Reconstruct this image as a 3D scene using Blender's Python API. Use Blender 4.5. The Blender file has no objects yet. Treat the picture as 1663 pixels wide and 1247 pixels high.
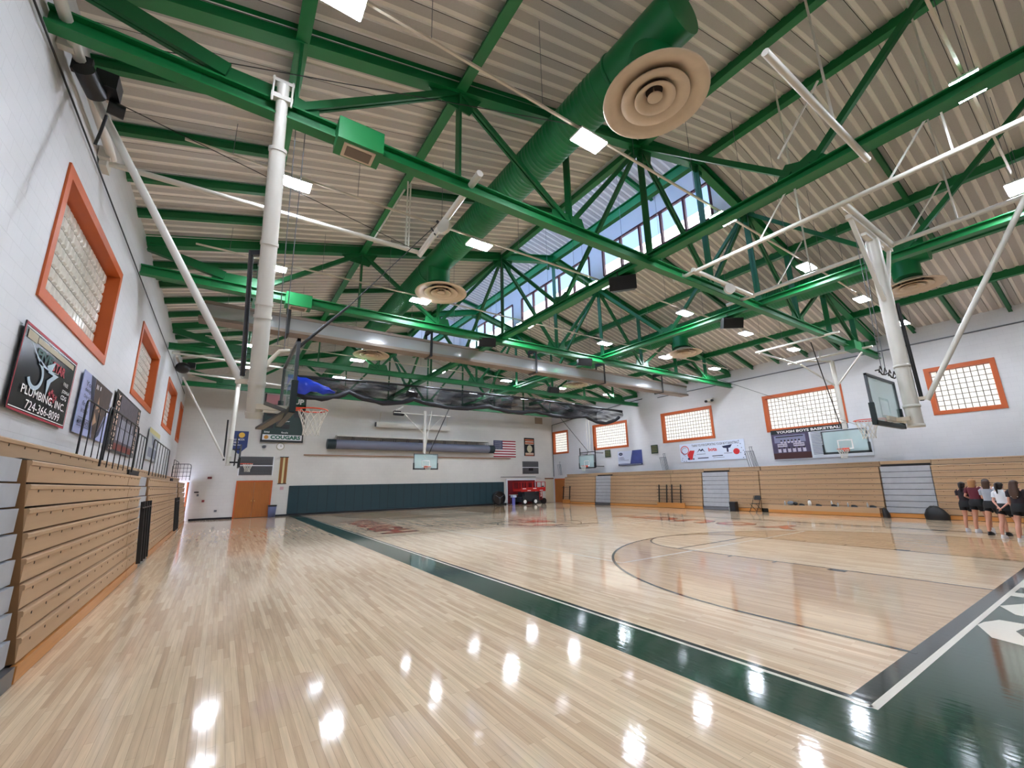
import bpy, math, random
from math import sin, cos, pi, radians, sqrt, atan2
from mathutils import Vector, Matrix
random.seed(7)
C = bpy.context.scene.collection
sc = bpy.context.scene

# ---------------------------------------------------------------- camera
CAMH = 1.8
def _axes(yaw, pitch, roll):
    f = Vector((sin(yaw)*cos(pitch), cos(yaw)*cos(pitch), sin(pitch)))
    r = Vector((cos(yaw), -sin(yaw), 0)); u = r.cross(f)
    return r*cos(roll)+u*sin(roll), -r*sin(roll)+u*cos(roll), f
r_, u_, f_ = _axes(0.593617, 0.2299915, -0.0197281)
cam_d = bpy.data.cameras.new('camera'); cam = bpy.data.objects.new('camera', cam_d); C.objects.link(cam)
cam_d.sensor_width = 36; cam_d.lens = 686.166/1663*36; cam_d.clip_end = 300; cam_d.clip_start = 0.05
M = Matrix((r_, u_, -f_)).transposed().to_4x4(); M.translation = Vector((0, 0, CAMH))
cam.matrix_world = M
sc.camera = cam

# ---------------------------------------------------------------- world, exposure
w = bpy.data.worlds.new('world'); sc.world = w; w.use_nodes = True
wn = w.node_tree; wn.nodes.clear()
wo = wn.nodes.new('ShaderNodeOutputWorld'); wb = wn.nodes.new('ShaderNodeBackground')
wtc = wn.nodes.new('ShaderNodeTexCoord'); wsx = wn.nodes.new('ShaderNodeSeparateXYZ'); wr = wn.nodes.new('ShaderNodeValToRGB')
wn.links.new(wtc.outputs['Generated'], wsx.inputs[0]); wn.links.new(wsx.outputs['Z'], wr.inputs[0])
wr.color_ramp.elements[0].position = 0.0; wr.color_ramp.elements[0].color = (0.55, 0.72, 1.0, 1)
wr.color_ramp.elements[1].position = 0.9; wr.color_ramp.elements[1].color = (0.10, 0.25, 0.75, 1)
wn.links.new(wr.outputs[0], wb.inputs[0]); wb.inputs[1].default_value = 1.5
wn.links.new(wb.outputs[0], wo.inputs[0])
sc.view_settings.view_transform = 'Standard'; sc.view_settings.look = 'None'
sc.view_settings.exposure = 0.75; sc.view_settings.gamma = 1.0
sc.view_settings.use_curve_mapping = False
LAMP = 110.0         # strength of every high-bay panel
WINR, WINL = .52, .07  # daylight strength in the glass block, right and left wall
sun_d = bpy.data.lights.new('sun', 'SUN'); sun_d.energy = 22.0; sun_d.angle = radians(2); sun_d.color = (1, .96, .9)
sun = bpy.data.objects.new('sun', sun_d); C.objects.link(sun)
sun.rotation_euler = (radians(52), 0, radians(-100)); sun.location = (-20, 10, 30)
try:
    sc.cycles.max_bounces = 8; sc.cycles.diffuse_bounces = 4; sc.cycles.glossy_bounces = 4
    sc.cycles.transparent_max_bounces = 16; sc.cycles.transmission_bounces = 4
    sc.cycles.sample_clamp_indirect = 6.0; sc.cycles.use_denoising = True
    sc.cycles.caustics_reflective = False; sc.cycles.caustics_refractive = False
except Exception: pass

# ---------------------------------------------------------------- materials
def srgb(c):
    return tuple(((x/255)/12.92 if x/255 <= .04045 else ((x/255+.055)/1.055)**2.4) for x in c)+(1,)
MATS = {}
def mat(name, col, rough=.5, metal=0, noise=0, nscale=3, emit=0, ecol=None, coat=0, coatr=.08, alpha=1, bump=0, bscale=40, spec=.5, trans=0, stretch=None):
    if name in MATS: return MATS[name]
    m = bpy.data.materials.new(name); m.use_nodes = True; nt = m.node_tree; b = nt.nodes['Principled BSDF']
    c = srgb(col) if max(col) > 1.001 else tuple(col)+(1,)
    b.inputs['Base Color'].default_value = c; b.inputs['Roughness'].default_value = rough
    b.inputs['Metallic'].default_value = metal; b.inputs['Specular IOR Level'].default_value = spec
    if coat: b.inputs['Coat Weight'].default_value = coat; b.inputs['Coat Roughness'].default_value = coatr
    if emit:
        b.inputs['Emission Color'].default_value = srgb(ecol) if ecol else c; b.inputs['Emission Strength'].default_value = emit
    if trans: b.inputs['Transmission Weight'].default_value = trans
    if alpha < 1: b.inputs['Alpha'].default_value = alpha
    if noise or bump:
        tc = nt.nodes.new('ShaderNodeTexCoord'); mp = nt.nodes.new('ShaderNodeMapping')
        nt.links.new(tc.outputs['Object'], mp.inputs[0])
        if stretch: mp.inputs['Scale'].default_value = stretch
    if noise:
        n = nt.nodes.new('ShaderNodeTexNoise'); n.inputs['Scale'].default_value = nscale; n.inputs['Detail'].default_value = 5
        nt.links.new(mp.outputs[0], n.inputs[0])
        mx = nt.nodes.new('ShaderNodeMix'); mx.data_type = 'RGBA'
        mx.inputs[6].default_value = tuple(x*(1-noise) for x in c[:3])+(1,); mx.inputs[7].default_value = tuple(min(1, x*(1+noise)) for x in c[:3])+(1,)
        nt.links.new(n.outputs[0], mx.inputs[0]); nt.links.new(mx.outputs[2], b.inputs['Base Color'])
    if bump:
        n2 = nt.nodes.new('ShaderNodeTexNoise'); n2.inputs['Scale'].default_value = bscale; n2.inputs['Detail'].default_value = 3
        nt.links.new(mp.outputs[0], n2.inputs[0]); bp = nt.nodes.new('ShaderNodeBump'); bp.inputs['Strength'].default_value = bump
        bp.inputs['Distance'].default_value = .02
        nt.links.new(n2.outputs[0], bp.inputs['Height']); nt.links.new(bp.outputs[0], b.inputs['Normal'])
    MATS[name] = m; return m

def wood_floor(name, c1, c2, tint=None):
    """narrow maple strips running along Y under a glossy finish"""
    m = bpy.data.materials.new(name); m.use_nodes = True; nt = m.node_tree; b = nt.nodes['Principled BSDF']; L = nt.links.new
    tc = nt.nodes.new('ShaderNodeTexCoord'); mp = nt.nodes.new('ShaderNodeMapping'); mp.inputs['Rotation'].default_value = (0, 0, pi/2)
    L(tc.outputs['Object'], mp.inputs[0])
    br = nt.nodes.new('ShaderNodeTexBrick'); L(mp.outputs[0], br.inputs[0])
    br.inputs['Scale'].default_value = 1; br.inputs['Brick Width'].default_value = .95; br.inputs['Row Height'].default_value = .057
    br.inputs['Mortar Size'].default_value = .0009; br.inputs['Mortar Smooth'].default_value = .3; br.inputs['Bias'].default_value = -.1
    br.offset = .37; br.offset_frequency = 2; br.squash = 1.35; br.squash_frequency = 3
    br.inputs['Color1'].default_value = srgb(c1); br.inputs['Color2'].default_value = srgb(c2); br.inputs['Mortar'].default_value = srgb([x*.72 for x in c2])
    n = nt.nodes.new('ShaderNodeTexNoise'); n.inputs['Scale'].default_value = 1.0; n.inputs['Detail'].default_value = 6
    mp2 = nt.nodes.new('ShaderNodeMapping'); mp2.inputs['Scale'].default_value = (38, 1.6, 1); L(tc.outputs['Object'], mp2.inputs[0]); L(mp2.outputs[0], n.inputs[0])
    mr = nt.nodes.new('ShaderNodeMapRange'); mr.inputs[1].default_value = .3; mr.inputs[2].default_value = .7; mr.inputs[3].default_value = .86; mr.inputs[4].default_value = 1.1
    L(n.outputs[0], mr.inputs[0])
    mx = nt.nodes.new('ShaderNodeMix'); mx.data_type = 'RGBA'; mx.blend_type = 'MULTIPLY'; mx.inputs[0].default_value = 1
    cb = nt.nodes.new('ShaderNodeCombineColor')
    for i in range(3): L(mr.outputs[0], cb.inputs[i])
    L(br.outputs[0], mx.inputs[6]); L(cb.outputs[0], mx.inputs[7]); L(mx.outputs[2], b.inputs['Base Color'])
    b.inputs['Roughness'].default_value = .55; b.inputs['Specular IOR Level'].default_value = .08
    finish(nt, b, tc); MATS[name] = m; return m
def finish(nt, b, tc):
    """varnish: slight long waves so that reflections shimmer"""
    L = nt.links.new
    b.inputs['Coat Weight'].default_value = 1; b.inputs['Coat Roughness'].default_value = .08; b.inputs['Coat IOR'].default_value = 1.5
    mp = nt.nodes.new('ShaderNodeMapping'); mp.inputs['Scale'].default_value = (17.5, 2.2, 1); L(tc.outputs['Object'], mp.inputs[0])
    n = nt.nodes.new('ShaderNodeTexNoise'); n.inputs['Scale'].default_value = 1.0; n.inputs['Detail'].default_value = 2; L(mp.outputs[0], n.inputs[0])
    bp = nt.nodes.new('ShaderNodeBump'); bp.inputs['Strength'].default_value = .11; bp.inputs['Distance'].default_value = .006
    L(n.outputs[0], bp.inputs['Height']); L(bp.outputs[0], b.inputs['Coat Normal'])
def paint(name, col):
    m = bpy.data.materials.new(name); m.use_nodes = True; nt = m.node_tree; b = nt.nodes['Principled BSDF']
    b.inputs['Base Color'].default_value = srgb(col); b.inputs['Roughness'].default_value = .6; b.inputs['Specular IOR Level'].default_value = .05
    tc = nt.nodes.new('ShaderNodeTexCoord'); finish(nt, b, tc); MATS[name] = m; return m

def block_wall(name, col, axis):
    """painted concrete block: faint joints; axis = the wall's long axis ('x' or 'y')"""
    m = bpy.data.materials.new(name); m.use_nodes = True; nt = m.node_tree; b = nt.nodes['Principled BSDF']; L = nt.links.new
    tc = nt.nodes.new('ShaderNodeTexCoord'); sx = nt.nodes.new('ShaderNodeSeparateXYZ'); cx = nt.nodes.new('ShaderNodeCombineXYZ')
    L(tc.outputs['Object'], sx.inputs[0]); L(sx.outputs['X' if axis == 'x' else 'Y'], cx.inputs[0]); L(sx.outputs['Z'], cx.inputs[1])
    br = nt.nodes.new('ShaderNodeTexBrick'); L(cx.outputs[0], br.inputs[0]); br.inputs['Scale'].default_value = 1
    br.inputs['Brick Width'].default_value = .4; br.inputs['Row Height'].default_value = .2; br.inputs['Mortar Size'].default_value = .0045; br.inputs['Mortar Smooth'].default_value = .6
    c = srgb(col); br.inputs['Color1'].default_value = c; br.inputs['Color2'].default_value = tuple(x*.975 for x in c[:3])+(1,); br.inputs['Mortar'].default_value = tuple(x*.86 for x in c[:3])+(1,)
    n = nt.nodes.new('ShaderNodeTexNoise'); n.inputs['Scale'].default_value = .5; n.inputs['Detail'].default_value = 6; L(tc.outputs['Object'], n.inputs[0])
    mr = nt.nodes.new('ShaderNodeMapRange'); mr.inputs[1].default_value = .3; mr.inputs[2].default_value = .7; mr.inputs[3].default_value = .93; mr.inputs[4].default_value = 1.03; L(n.outputs[0], mr.inputs[0])
    mx = nt.nodes.new('ShaderNodeMix'); mx.data_type = 'RGBA'; mx.blend_type = 'MULTIPLY'; mx.inputs[0].default_value = 1
    cb = nt.nodes.new('ShaderNodeCombineColor')
    for i in range(3): L(mr.outputs[0], cb.inputs[i])
    L(br.outputs[0], mx.inputs[6]); L(cb.outputs[0], mx.inputs[7]); L(mx.outputs[2], b.inputs['Base Color'])
    bp = nt.nodes.new('ShaderNodeBump'); bp.inputs['Strength'].default_value = .35; bp.inputs['Distance'].default_value = .006; bp.invert = True
    L(br.outputs['Fac'], bp.inputs['Height']); L(bp.outputs[0], b.inputs['Normal'])
    b.inputs['Roughness'].default_value = .55; MATS[name] = m; return m

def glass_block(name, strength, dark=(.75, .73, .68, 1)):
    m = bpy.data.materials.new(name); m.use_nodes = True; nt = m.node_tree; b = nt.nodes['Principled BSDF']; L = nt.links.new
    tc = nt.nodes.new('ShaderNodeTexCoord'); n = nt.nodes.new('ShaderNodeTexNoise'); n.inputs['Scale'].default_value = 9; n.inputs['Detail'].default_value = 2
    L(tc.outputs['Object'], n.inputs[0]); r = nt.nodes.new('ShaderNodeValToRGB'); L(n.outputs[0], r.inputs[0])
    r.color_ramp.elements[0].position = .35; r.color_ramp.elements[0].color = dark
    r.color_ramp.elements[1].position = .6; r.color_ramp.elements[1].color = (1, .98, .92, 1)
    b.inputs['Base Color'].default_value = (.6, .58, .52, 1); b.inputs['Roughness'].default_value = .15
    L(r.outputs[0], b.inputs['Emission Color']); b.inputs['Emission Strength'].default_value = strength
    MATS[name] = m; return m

wood_floor('maple', (224, 200, 168), (194, 165, 134))
wood_floor('stained_maple', (196, 163, 124), (174, 140, 102))
paint('paint_green', (10, 58, 42)); paint('paint_dark', (22, 38, 34)); paint('paint_white', (225, 220, 205)); paint('paint_orange', (196, 84, 52)); paint('paint_grey', (120, 118, 112))
block_wall('block_y', (212, 212, 214), 'y'); block_wall('block_x', (214, 212, 206), 'x')
GREEN = mat('green_steel', (10, 112, 56), .42, noise=.12, nscale=1.3)
GDARK = mat('green_steel_dark', (8, 96, 48), .45, noise=.1, nscale=1.3)
DUCT = mat('duct_green', (6, 112, 60), .4, noise=.1, nscale=.8)
WHITE = mat('white_steel', (214, 211, 202), .4, noise=.05)
OFFW = mat('cream_steel', (205, 196, 178), .45, noise=.1)
BLACK = mat('black_steel', (18, 19, 21), .45)
NAVY = mat('dark_pad', (16, 34, 36), .5)
GALV = mat('galvanised', (120, 124, 130), .35, metal=.8, noise=.2, nscale=2)
ALU = mat('trough_sheet', (200, 204, 206), .18, noise=.1, nscale=1.2, alpha=.5, spec=.9)
ALUD = mat('trough_edge', (132, 118, 106), .45, metal=.2, noise=.15)
ORANGE = mat('orange_wood', (188, 88, 34), .5, noise=.08, nscale=4)
DECK_D = mat('deck_pan', (186, 180, 175), .7, noise=.06, nscale=30)
DECK_L = mat('deck_rib', (232, 226, 218), .6)
SEAM = mat('deck_seam', (30, 26, 24), .8)
WPAINT = mat('white_paint', (222, 224, 228), .55, noise=.02)
WFRAME = mat('maroon_frame', (72, 18, 26), .5)
SKYL = mat('glowing_daylight_pane', (200, 220, 245), .4, emit=5.0, ecol=(150, 190, 255))  # unseen panes, glow added in place of skylight; opaque to keep the sun out
GLASS = mat('window_glass', (200, 222, 240), .02, alpha=.12)
DIFF = mat('diffuser_cream', (208, 190, 168), .5, noise=.12, nscale=5)
DIFFD = mat('diffuser_dark', (60, 50, 44), .8)
LED = mat('led_panel', (255, 255, 255), .5, emit=LAMP, ecol=(232, 240, 255))
MORTAR = mat('block_mortar', (96, 92, 84), .8)
glass_block('block_glass_right', WINR); glass_block('block_glass_left', WINL, (.2, .17, .13, 1))  # left: dark blotches in the glow stand for shaded block facets
PLAST = mat('bleacher_tan', (182, 150, 116), .5, noise=.09, nscale=3, stretch=(1, .35, 6))
PLASTD = mat('bleacher_side', (132, 96, 60), .6, noise=.1)  # wood end panels, their shade put into the darker colour
GAPP = mat('gap_panel', (170, 174, 180), .4, noise=.15, nscale=4)
KICK = mat('kick_board', (196, 132, 66), .45, noise=.25, nscale=3, stretch=(1, .3, 8), coat=.3)
SEAMB = mat('seam_black', (24, 20, 18), .7)
RED = mat('lift_red', (176, 28, 26), .4, noise=.08)
RIM = mat('rim_orange', (222, 68, 30), .35)
NETM = mat('net_cord', (226, 222, 212), .7)
BOARD = mat('board_glass', (190, 222, 222), .04, alpha=.42)
BFRAME = mat('board_frame', (92, 96, 100), .35, metal=.7)
TEXTW = mat('lettering_white', (238, 238, 236), .5)
BASEB = mat('rubber_base', (12, 14, 20), .5)

# ---------------------------------------------------------------- mesh building
def V(*a): return Vector(a)
def frame_of(d, up=None):
    d = d.normalized(); up = Vector(up) if up is not None else (Vector((0, 0, 1)) if abs(d.z) < .95 else Vector((0, 1, 0)))
    x = d.cross(up).normalized(); z = x.cross(d).normalized(); return x, z
class MB:
    def __init__(s): s.v = []; s.f = []; s.m = []; s.sm = []; s.mi = 0; s.xf = None
    def add(s, vs, fs, smooth=False):
        o = len(s.v)
        s.v += [tuple(s.xf(Vector(p))) if s.xf else tuple(p) for p in vs]
        for f in fs: s.f.append(tuple(i+o for i in f)); s.m.append(s.mi); s.sm.append(smooth)
        return s
    def box(s, c, d, rot=None):
        c = Vector(c); h = [x/2 for x in d]; vs = []
        for sx in (-1, 1):
            for sy in (-1, 1):
                for sz in (-1, 1):
                    p = Vector((sx*h[0], sy*h[1], sz*h[2])); p = rot @ p if rot else p; vs.append(c+p)
        return s.add(vs, [(0, 1, 3, 2), (4, 6, 7, 5), (0, 4, 5, 1), (2, 3, 7, 6), (0, 2, 6, 4), (1, 5, 7, 3)])
    def bb(s, a, b): return s.box([(a[i]+b[i])/2 for i in range(3)], [abs(b[i]-a[i]) for i in range(3)])
    def sweep(s, prof, p0, p1, up=None, caps=True):
        """extrude a closed profile [(a,b)] (a sideways, b up) from p0 to p1"""
        p0, p1 = Vector(p0), Vector(p1); x, z = frame_of(p1-p0, up); n = len(prof)
        vs = [p0+x*a+z*b for a, b in prof]+[p1+x*a+z*b for a, b in prof]
        fs = [(i, (i+1) % n, n+(i+1) % n, n+i) for i in range(n)]
        if caps: fs += [tuple(range(n))[::-1], tuple(range(n, 2*n))]
        return s.add(vs, fs)
    def bar(s, p0, p1, w, h, up=None):
        return s.sweep([(-w/2, -h/2), (w/2, -h/2), (w/2, h/2), (-w/2, h/2)], p0, p1, up)
    def ibeam(s, p0, p1, w, h, tf=.02, tw=.015, up=None):
        a, b, t = w/2, h/2, tw/2
        return s.sweep([(-a, -b), (a, -b), (a, -b+tf), (t, -b+tf), (t, b-tf), (a, b-tf), (a, b), (-a, b), (-a, b-tf), (-t, b-tf), (-t, -b+tf), (-a, -b+tf)], p0, p1, up)
    def cyl(s, p0, p1, r, seg=12, r1=None, caps=True):
        p0, p1 = Vector(p0), Vector(p1); x, z = frame_of(p1-p0); r1 = r if r1 is None else r1
        A = [(cos(2*pi*i/seg), sin(2*pi*i/seg)) for i in range(seg)]
        vs = [p0+(x*a+z*b)*r for a, b in A]+[p1+(x*a+z*b)*r1 for a, b in A]
        s.add(vs, [(i, (i+1) % seg, seg+(i+1) % seg, seg+i) for i in range(seg)], True)
        if caps: s.add(vs, [tuple(range(seg))[::-1], tuple(range(seg, 2*seg))])
        return s
    def tube(s, pts, r, seg=8, closed=False, radii=None):
        pts = [Vector(p) for p in pts]; n = len(pts); vs = []; ref = None
        for i, p in enumerate(pts):
            a = pts[(i-1) % n] if (closed or i) else p; b = pts[(i+1) % n] if (closed or i < n-1) else p
            d = (b-a).normalized()
            if ref is None: x, z = frame_of(d)
            else:
                x = (ref-d*ref.dot(d))
                x = x.normalized() if x.length > 1e-6 else frame_of(d)[0]; z = x.cross(d)
            ref = x; rr = radii[i] if radii else r
            for k in range(seg):
                t = 2*pi*k/seg; vs.append(p+(x*cos(t)+z*sin(t))*rr)
        fs = []
        for i in range(n if closed else n-1):
            j = (i+1) % n
            for k in range(seg): fs.append((i*seg+k, i*seg+(k+1) % seg, j*seg+(k+1) % seg, j*seg+k))
        s.add(vs, fs, True)
        if not closed: s.add(vs, [tuple(range(seg))[::-1], tuple(range((n-1)*seg, n*seg))])
        return s
    def lathe(s, c, prof, seg=32, axis=None):
        """prof = [(r, h)] round axis (default Z) through c"""
        c = Vector(c); ax = Vector(axis or (0, 0, 1)).normalized(); x, z = frame_of(ax); n = len(prof); vs = []
        for i in range(seg):
            t = 2*pi*i/seg; d = x*cos(t)+z*sin(t)
            for r, h in prof: vs.append(c+d*r+ax*h)
        fs = [(i*n+k, ((i+1) % seg)*n+k, ((i+1) % seg)*n+k+1, i*n+k+1) for i in range(seg) for k in range(n-1)]
        return s.add(vs, fs, True)
    def ell(s, c, r, seg=14, rings=9, rot=None):
        c = Vector(c); vs = []
        for i in range(rings+1):
            ph = pi*i/rings
            for k in range(seg):
                t = 2*pi*k/seg; p = Vector((r[0]*sin(ph)*cos(t), r[1]*sin(ph)*sin(t), r[2]*cos(ph))); vs.append(c+(rot @ p if rot else p))
        return s.add(vs, [(i*seg+k, (i+1)*seg+k, (i+1)*seg+(k+1) % seg, i*seg+(k+1) % seg) for i in range(rings) for k in range(seg)], True)
    def loft(s, secs, seg=14, caps=True):
        """secs = [(centre, rx, ry, yaw)] horizontal ellipses stacked"""
        vs = []
        for c, rx, ry, yw in secs:
            c = Vector(c)
            for k in range(seg):
                t = 2*pi*k/seg; a, b = rx*cos(t), ry*sin(t); vs.append(c+Vector((a*cos(yw)-b*sin(yw), a*sin(yw)+b*cos(yw), 0)))
        n = len(secs)
        s.add(vs, [(i*seg+k, i*seg+(k+1) % seg, (i+1)*seg+(k+1) % seg, (i+1)*seg+k) for i in range(n-1) for k in range(seg)], True)
        if caps: s.add(vs, [tuple(range(seg))[::-1], tuple(range((n-1)*seg, n*seg))])
        return s
    def prism(s, pts, nrm, t):
        """polygon (3-D points) thickened by t along nrm"""
        pts = [Vector(p) for p in pts]; d = Vector(nrm).normalized()*t; n = len(pts)
        return s.add(pts+[p+d for p in pts], [tuple(range(n)), tuple(range(n, 2*n))[::-1]]+[(i, n+i, n+(i+1) % n, (i+1) % n) for i in range(n)])
    def build(s, name, mats, parent=None, base=None, **kw):
        """link as one mesh; vertices are in world space"""
        if not isinstance(mats, (list, tuple)): mats = [mats]
        me = bpy.data.meshes.new(name)
        if parent is not None: off = Vector(parent['_o'])
        elif base is not None: off = Vector(base)
        else:
            xs, ys, zs = zip(*s.v); off = Vector(((min(xs)+max(xs))/2, (min(ys)+max(ys))/2, min(zs)))
        me.from_pydata([(a-off.x, b-off.y, c-off.z) for a, b, c in s.v], [], s.f)
        for m in mats: me.materials.append(MATS[m] if isinstance(m, str) else m)
        me.polygons.foreach_set('material_index', s.m); me.polygons.foreach_set('use_smooth', s.sm); me.update()
        o = bpy.data.objects.new(name, me); C.objects.link(o); o['_o'] = tuple(off)
        if parent is not None: o.parent = parent
        else: o.location = off
        tag(o, **kw); return o
def tag(o, label=None, cat=None, group=None, kind=None):
    if label: o['label'] = label
    if cat: o['category'] = cat
    if group: o['group'] = group
    if kind: o['kind'] = kind
def thing(name, label, cat, loc, group=None):
    o = bpy.data.objects.new(name, None); C.objects.link(o); o.location = loc; o['_o'] = tuple(loc); o.empty_display_size = .2
    tag(o, label, cat, group); return o
def copy_tree(o, loc=None, parent=None):
    c = o.copy(); C.objects.link(c)
    if parent is not None: c.parent = parent
    if loc is not None: c.location = loc
    for ch in KIDS.get(o.name, None) or [k for k in bpy.data.objects if k.parent == o]: copy_tree(ch, None, c)
    return c
KIDS = {}
def kids(o): KIDS[o.name] = list(k for k in bpy.data.objects if k.parent == o); return o

_txt = {}
def text_polys(body, bold=0):
    """triangulated outline of a string in font units (x right, y up)"""
    k = (body, bold)
    if k in _txt: return _txt[k]
    cu = bpy.data.curves.new('t', 'FONT'); cu.body = body; cu.size = 1; cu.offset = bold; cu.resolution_u = 2; cu.align_x = 'LEFT'
    ob = bpy.data.objects.new('t', cu); C.objects.link(ob); bpy.context.view_layer.update()
    me = ob.evaluated_get(bpy.context.evaluated_depsgraph_get()).to_mesh()
    vs = [tuple(v.co) for v in me.vertices]; fs = [tuple(p.vertices) for p in me.polygons]
    bpy.data.objects.remove(ob); bpy.data.curves.remove(cu)
    _txt[k] = (vs, fs); return vs, fs
def text(mb, body, o, X, Y, width, height, bold=.0, zoff=0):
    """write body with its lower left corner at o, width along unit X, height along unit Y"""
    vs, fs = text_polys(body, bold)
    xs = [v[0] for v in vs]; ys = [v[1] for v in vs]; x0, x1, y0, y1 = min(xs), max(xs), min(ys), max(ys)
    o, X, Y = Vector(o), Vector(X), Vector(Y); N = X.cross(Y).normalized()*zoff
    mb.add([o+X*((a-x0)/(x1-x0)*width)+Y*((b-y0)/(y1-y0)*height)+N for a, b, _ in vs], fs)

# ---------------------------------------------------------------- dimensions of the hall
LW, RW, FW, NW = -2.45, 26.2, 32.0, -9.0
CXM = 11.9
def roof_z(x): return 8.5+.262*(min(x-LW, RW-x))
def chord_z(x): return 8.2+.26*(min(x-LW, RW-x))
BAY = 7.45
TY = [6.5-BAY, 6.5, 6.5+BAY, 6.5+2*BAY, 6.5+3*BAY]
ST = 'structure'

# ---------------------------------------------------------------- floor and its painted marks
fl = MB(); fl.bb((LW-.3, NW, -.12), (RW+.3, FW+.3, 0)); floor = fl.build('floor', 'maple', base=(0, 0, 0), kind=ST)
CX, BL0, BL1, SL, SR = 12.2, 1.76, 30.41, 4.58, 19.82     # court centre line, baselines, sidelines
def flat(mb, pts, z=.0015): mb.add([(x, y, z) for x, y in pts], [tuple(range(len(pts)))])
def rect(mb, x0, y0, x1, y1, z=.0015): flat(mb, [(x0, y0), (x1, y0), (x1, y1), (x0, y1)], z)
def arc(mb, cx, cy, r, a0, a1, wd, z, n=64):
    P = [(cx+(r+s*wd/2)*cos(a), cy+(r+s*wd/2)*sin(a)) for s in (-1, 1) for a in [a0+(a1-a0)*i/n for i in range(n+1)]]
    mb.add([(x, y, z) for x, y in P], [(i, i+1, n+2+i, n+1+i) for i in range(n)])
R3, HY, FTY = 6.02, 1.6, 5.8      # three-point radius, hoop distance, free-throw distance
st = MB()
for by, s in ((BL0, 1), (BL1, -1)):           # stained area between the arc and the key
    for sd in (-1, 1):
        pts = [(CX+sd*1.83, by), (CX+sd*R3, by)]
        pts += [(CX+sd*R3*cos(t), by+s*(HY+R3*sin(t))) for t in [i*pi/2/30 for i in range(31)]]
        pts += [(CX, by+s*(FTY+1.83))]+[(CX+sd*1.83*sin(t), by+s*(FTY+1.83*cos(t))) for t in [i*pi/2/12 for i in range(1, 13)]]
        n = len(pts)
        # split in three convex-ish strips for clean triangulation
        k0 = 2; outer = pts[1:33]; inner = [(CX+sd*1.83, by)]+pts[::-1][0:13]
        vs = []; m = 31
        def at(path, t):
            d = [0]
            for i in range(1, len(path)): d.append(d[-1]+math.dist(path[i], path[i-1]))
            q = t*d[-1]
            for i in range(1, len(path)):
                if d[i] >= q-1e-9:
                    u = (q-d[i-1])/max(1e-9, d[i]-d[i-1]); return (path[i-1][0]+(path[i][0]-path[i-1][0])*u, path[i-1][1]+(path[i][1]-path[i-1][1])*u)
            return path[-1]
        vs = [at(outer, i/m)+(.0012,) for i in range(m+1)]+[at(inner, i/m)+(.0012,) for i in range(m+1)]
        st.add(vs, [(i, i+1, m+2+i, m+1+i) if sd*s > 0 else (i+1, i, m+1+i, m+2+i) for i in range(m)])
st.build('court_stain', 'stained_maple', floor)
g = MB()
rect(g, 3.80, -4, 4.50, 31.9); rect(g, 4.50, -1.2, 20.6, BL0-.16, .0016)
g.build('court_border', 'paint_green', floor)
wl = MB()
rect(wl, 4.50, BL0-.12, 4.55, 31.9, .0024); rect(wl, 4.50, BL0-.16, 20.4, BL0-.10, .0024)
rect(wl, 7.65, 7.1, 7.70, 25.1, .0030); rect(wl, 16.7, 7.1, 16.75, 25.1, .0030)
for yy in (7.1, 13.1, 19.1, 25.1): rect(wl, 7.70, yy-.025, 16.70, yy+.025, .0033 if yy in (7.1, 25.1) else .0029)
wl.build('white_court_lines', 'paint_white', floor)
dl = MB()
rect(dl, 4.55, BL0, 4.62, BL1, .0022); rect(dl, 19.82, -1, 20.05, 31.9, .0022); rect(dl, 4.55, BL0-.10, 20.4, BL0+.06, .0026)
rect(dl, 4.62, BL1-.03, 19.82, BL1+.03, .0022); rect(dl, 4.62, 16.06, 19.82, 16.12, .0017)
for by, s in ((BL0, 1), (BL1, -1)):
    for sd in (-1, 1):
        x = CX+sd*1.83; rect(dl, x-.025, min(by, by+s*FTY), x+.025, max(by, by+s*FTY), .0034)
        x = CX+sd*R3; rect(dl, x-.03, min(by, by+s*HY), x+.03, max(by, by+s*HY), .0034)
        for q in (2.13, 3.3, 4.3):
            xx = CX+sd*1.93; rect(dl, xx-.1, by+s*q-(.15 if q < 3 else .025), xx+.1, by+s*q+(.15 if q < 3 else .025), .0036)
    rect(dl, CX-1.83, by+s*FTY-.025, CX+1.83, by+s*FTY+.025, .0036)
    arc(dl, CX, by+s*HY, R3, 0, s*pi, .06, .0034); arc(dl, CX, by+s*FTY, 1.83, 0, s*pi, .05, .0038)
arc(dl, CX, 16.09, 1.9, 0, 2*pi, .05, .0034)
# centre emblem: swept dark strokes of the painted head
for pts, wd in (([(10.3, 17.6), (10.9, 16.4), (11.1, 15.0), (11.9, 14.0), (12.9, 13.6)], .16), ([(10.5, 17.7), (11.8, 17.9), (12.8, 17.3), (13.7, 17.4)], .13),
                ([(11.4, 16.9), (12.4, 16.6), (13.1, 15.8), (13.3, 15.0)], .12), ([(11.9, 14.6), (12.6, 14.9), (13.3, 14.4), (14.2, 14.3)], .18), ([(13.2, 16.6), (13.9, 16.2), (14.0, 15.2)], .1)):
    for i in range(len(pts)-1):
        (x0, y0), (x1, y1) = pts[i], pts[i+1]; L = math.dist(pts[i], pts[i+1]); nx, ny = -(y1-y0)/L*wd/2, (x1-x0)/L*wd/2
        flat(dl, [(x0+nx, y0+ny), (x0-nx, y0-ny), (x1-nx, y1-ny), (x1+nx, y1+ny)], .0042+.0002*i)
dl.build('dark_court_lines', 'paint_dark', floor)
ol = MB(); orr = MB()
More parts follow.
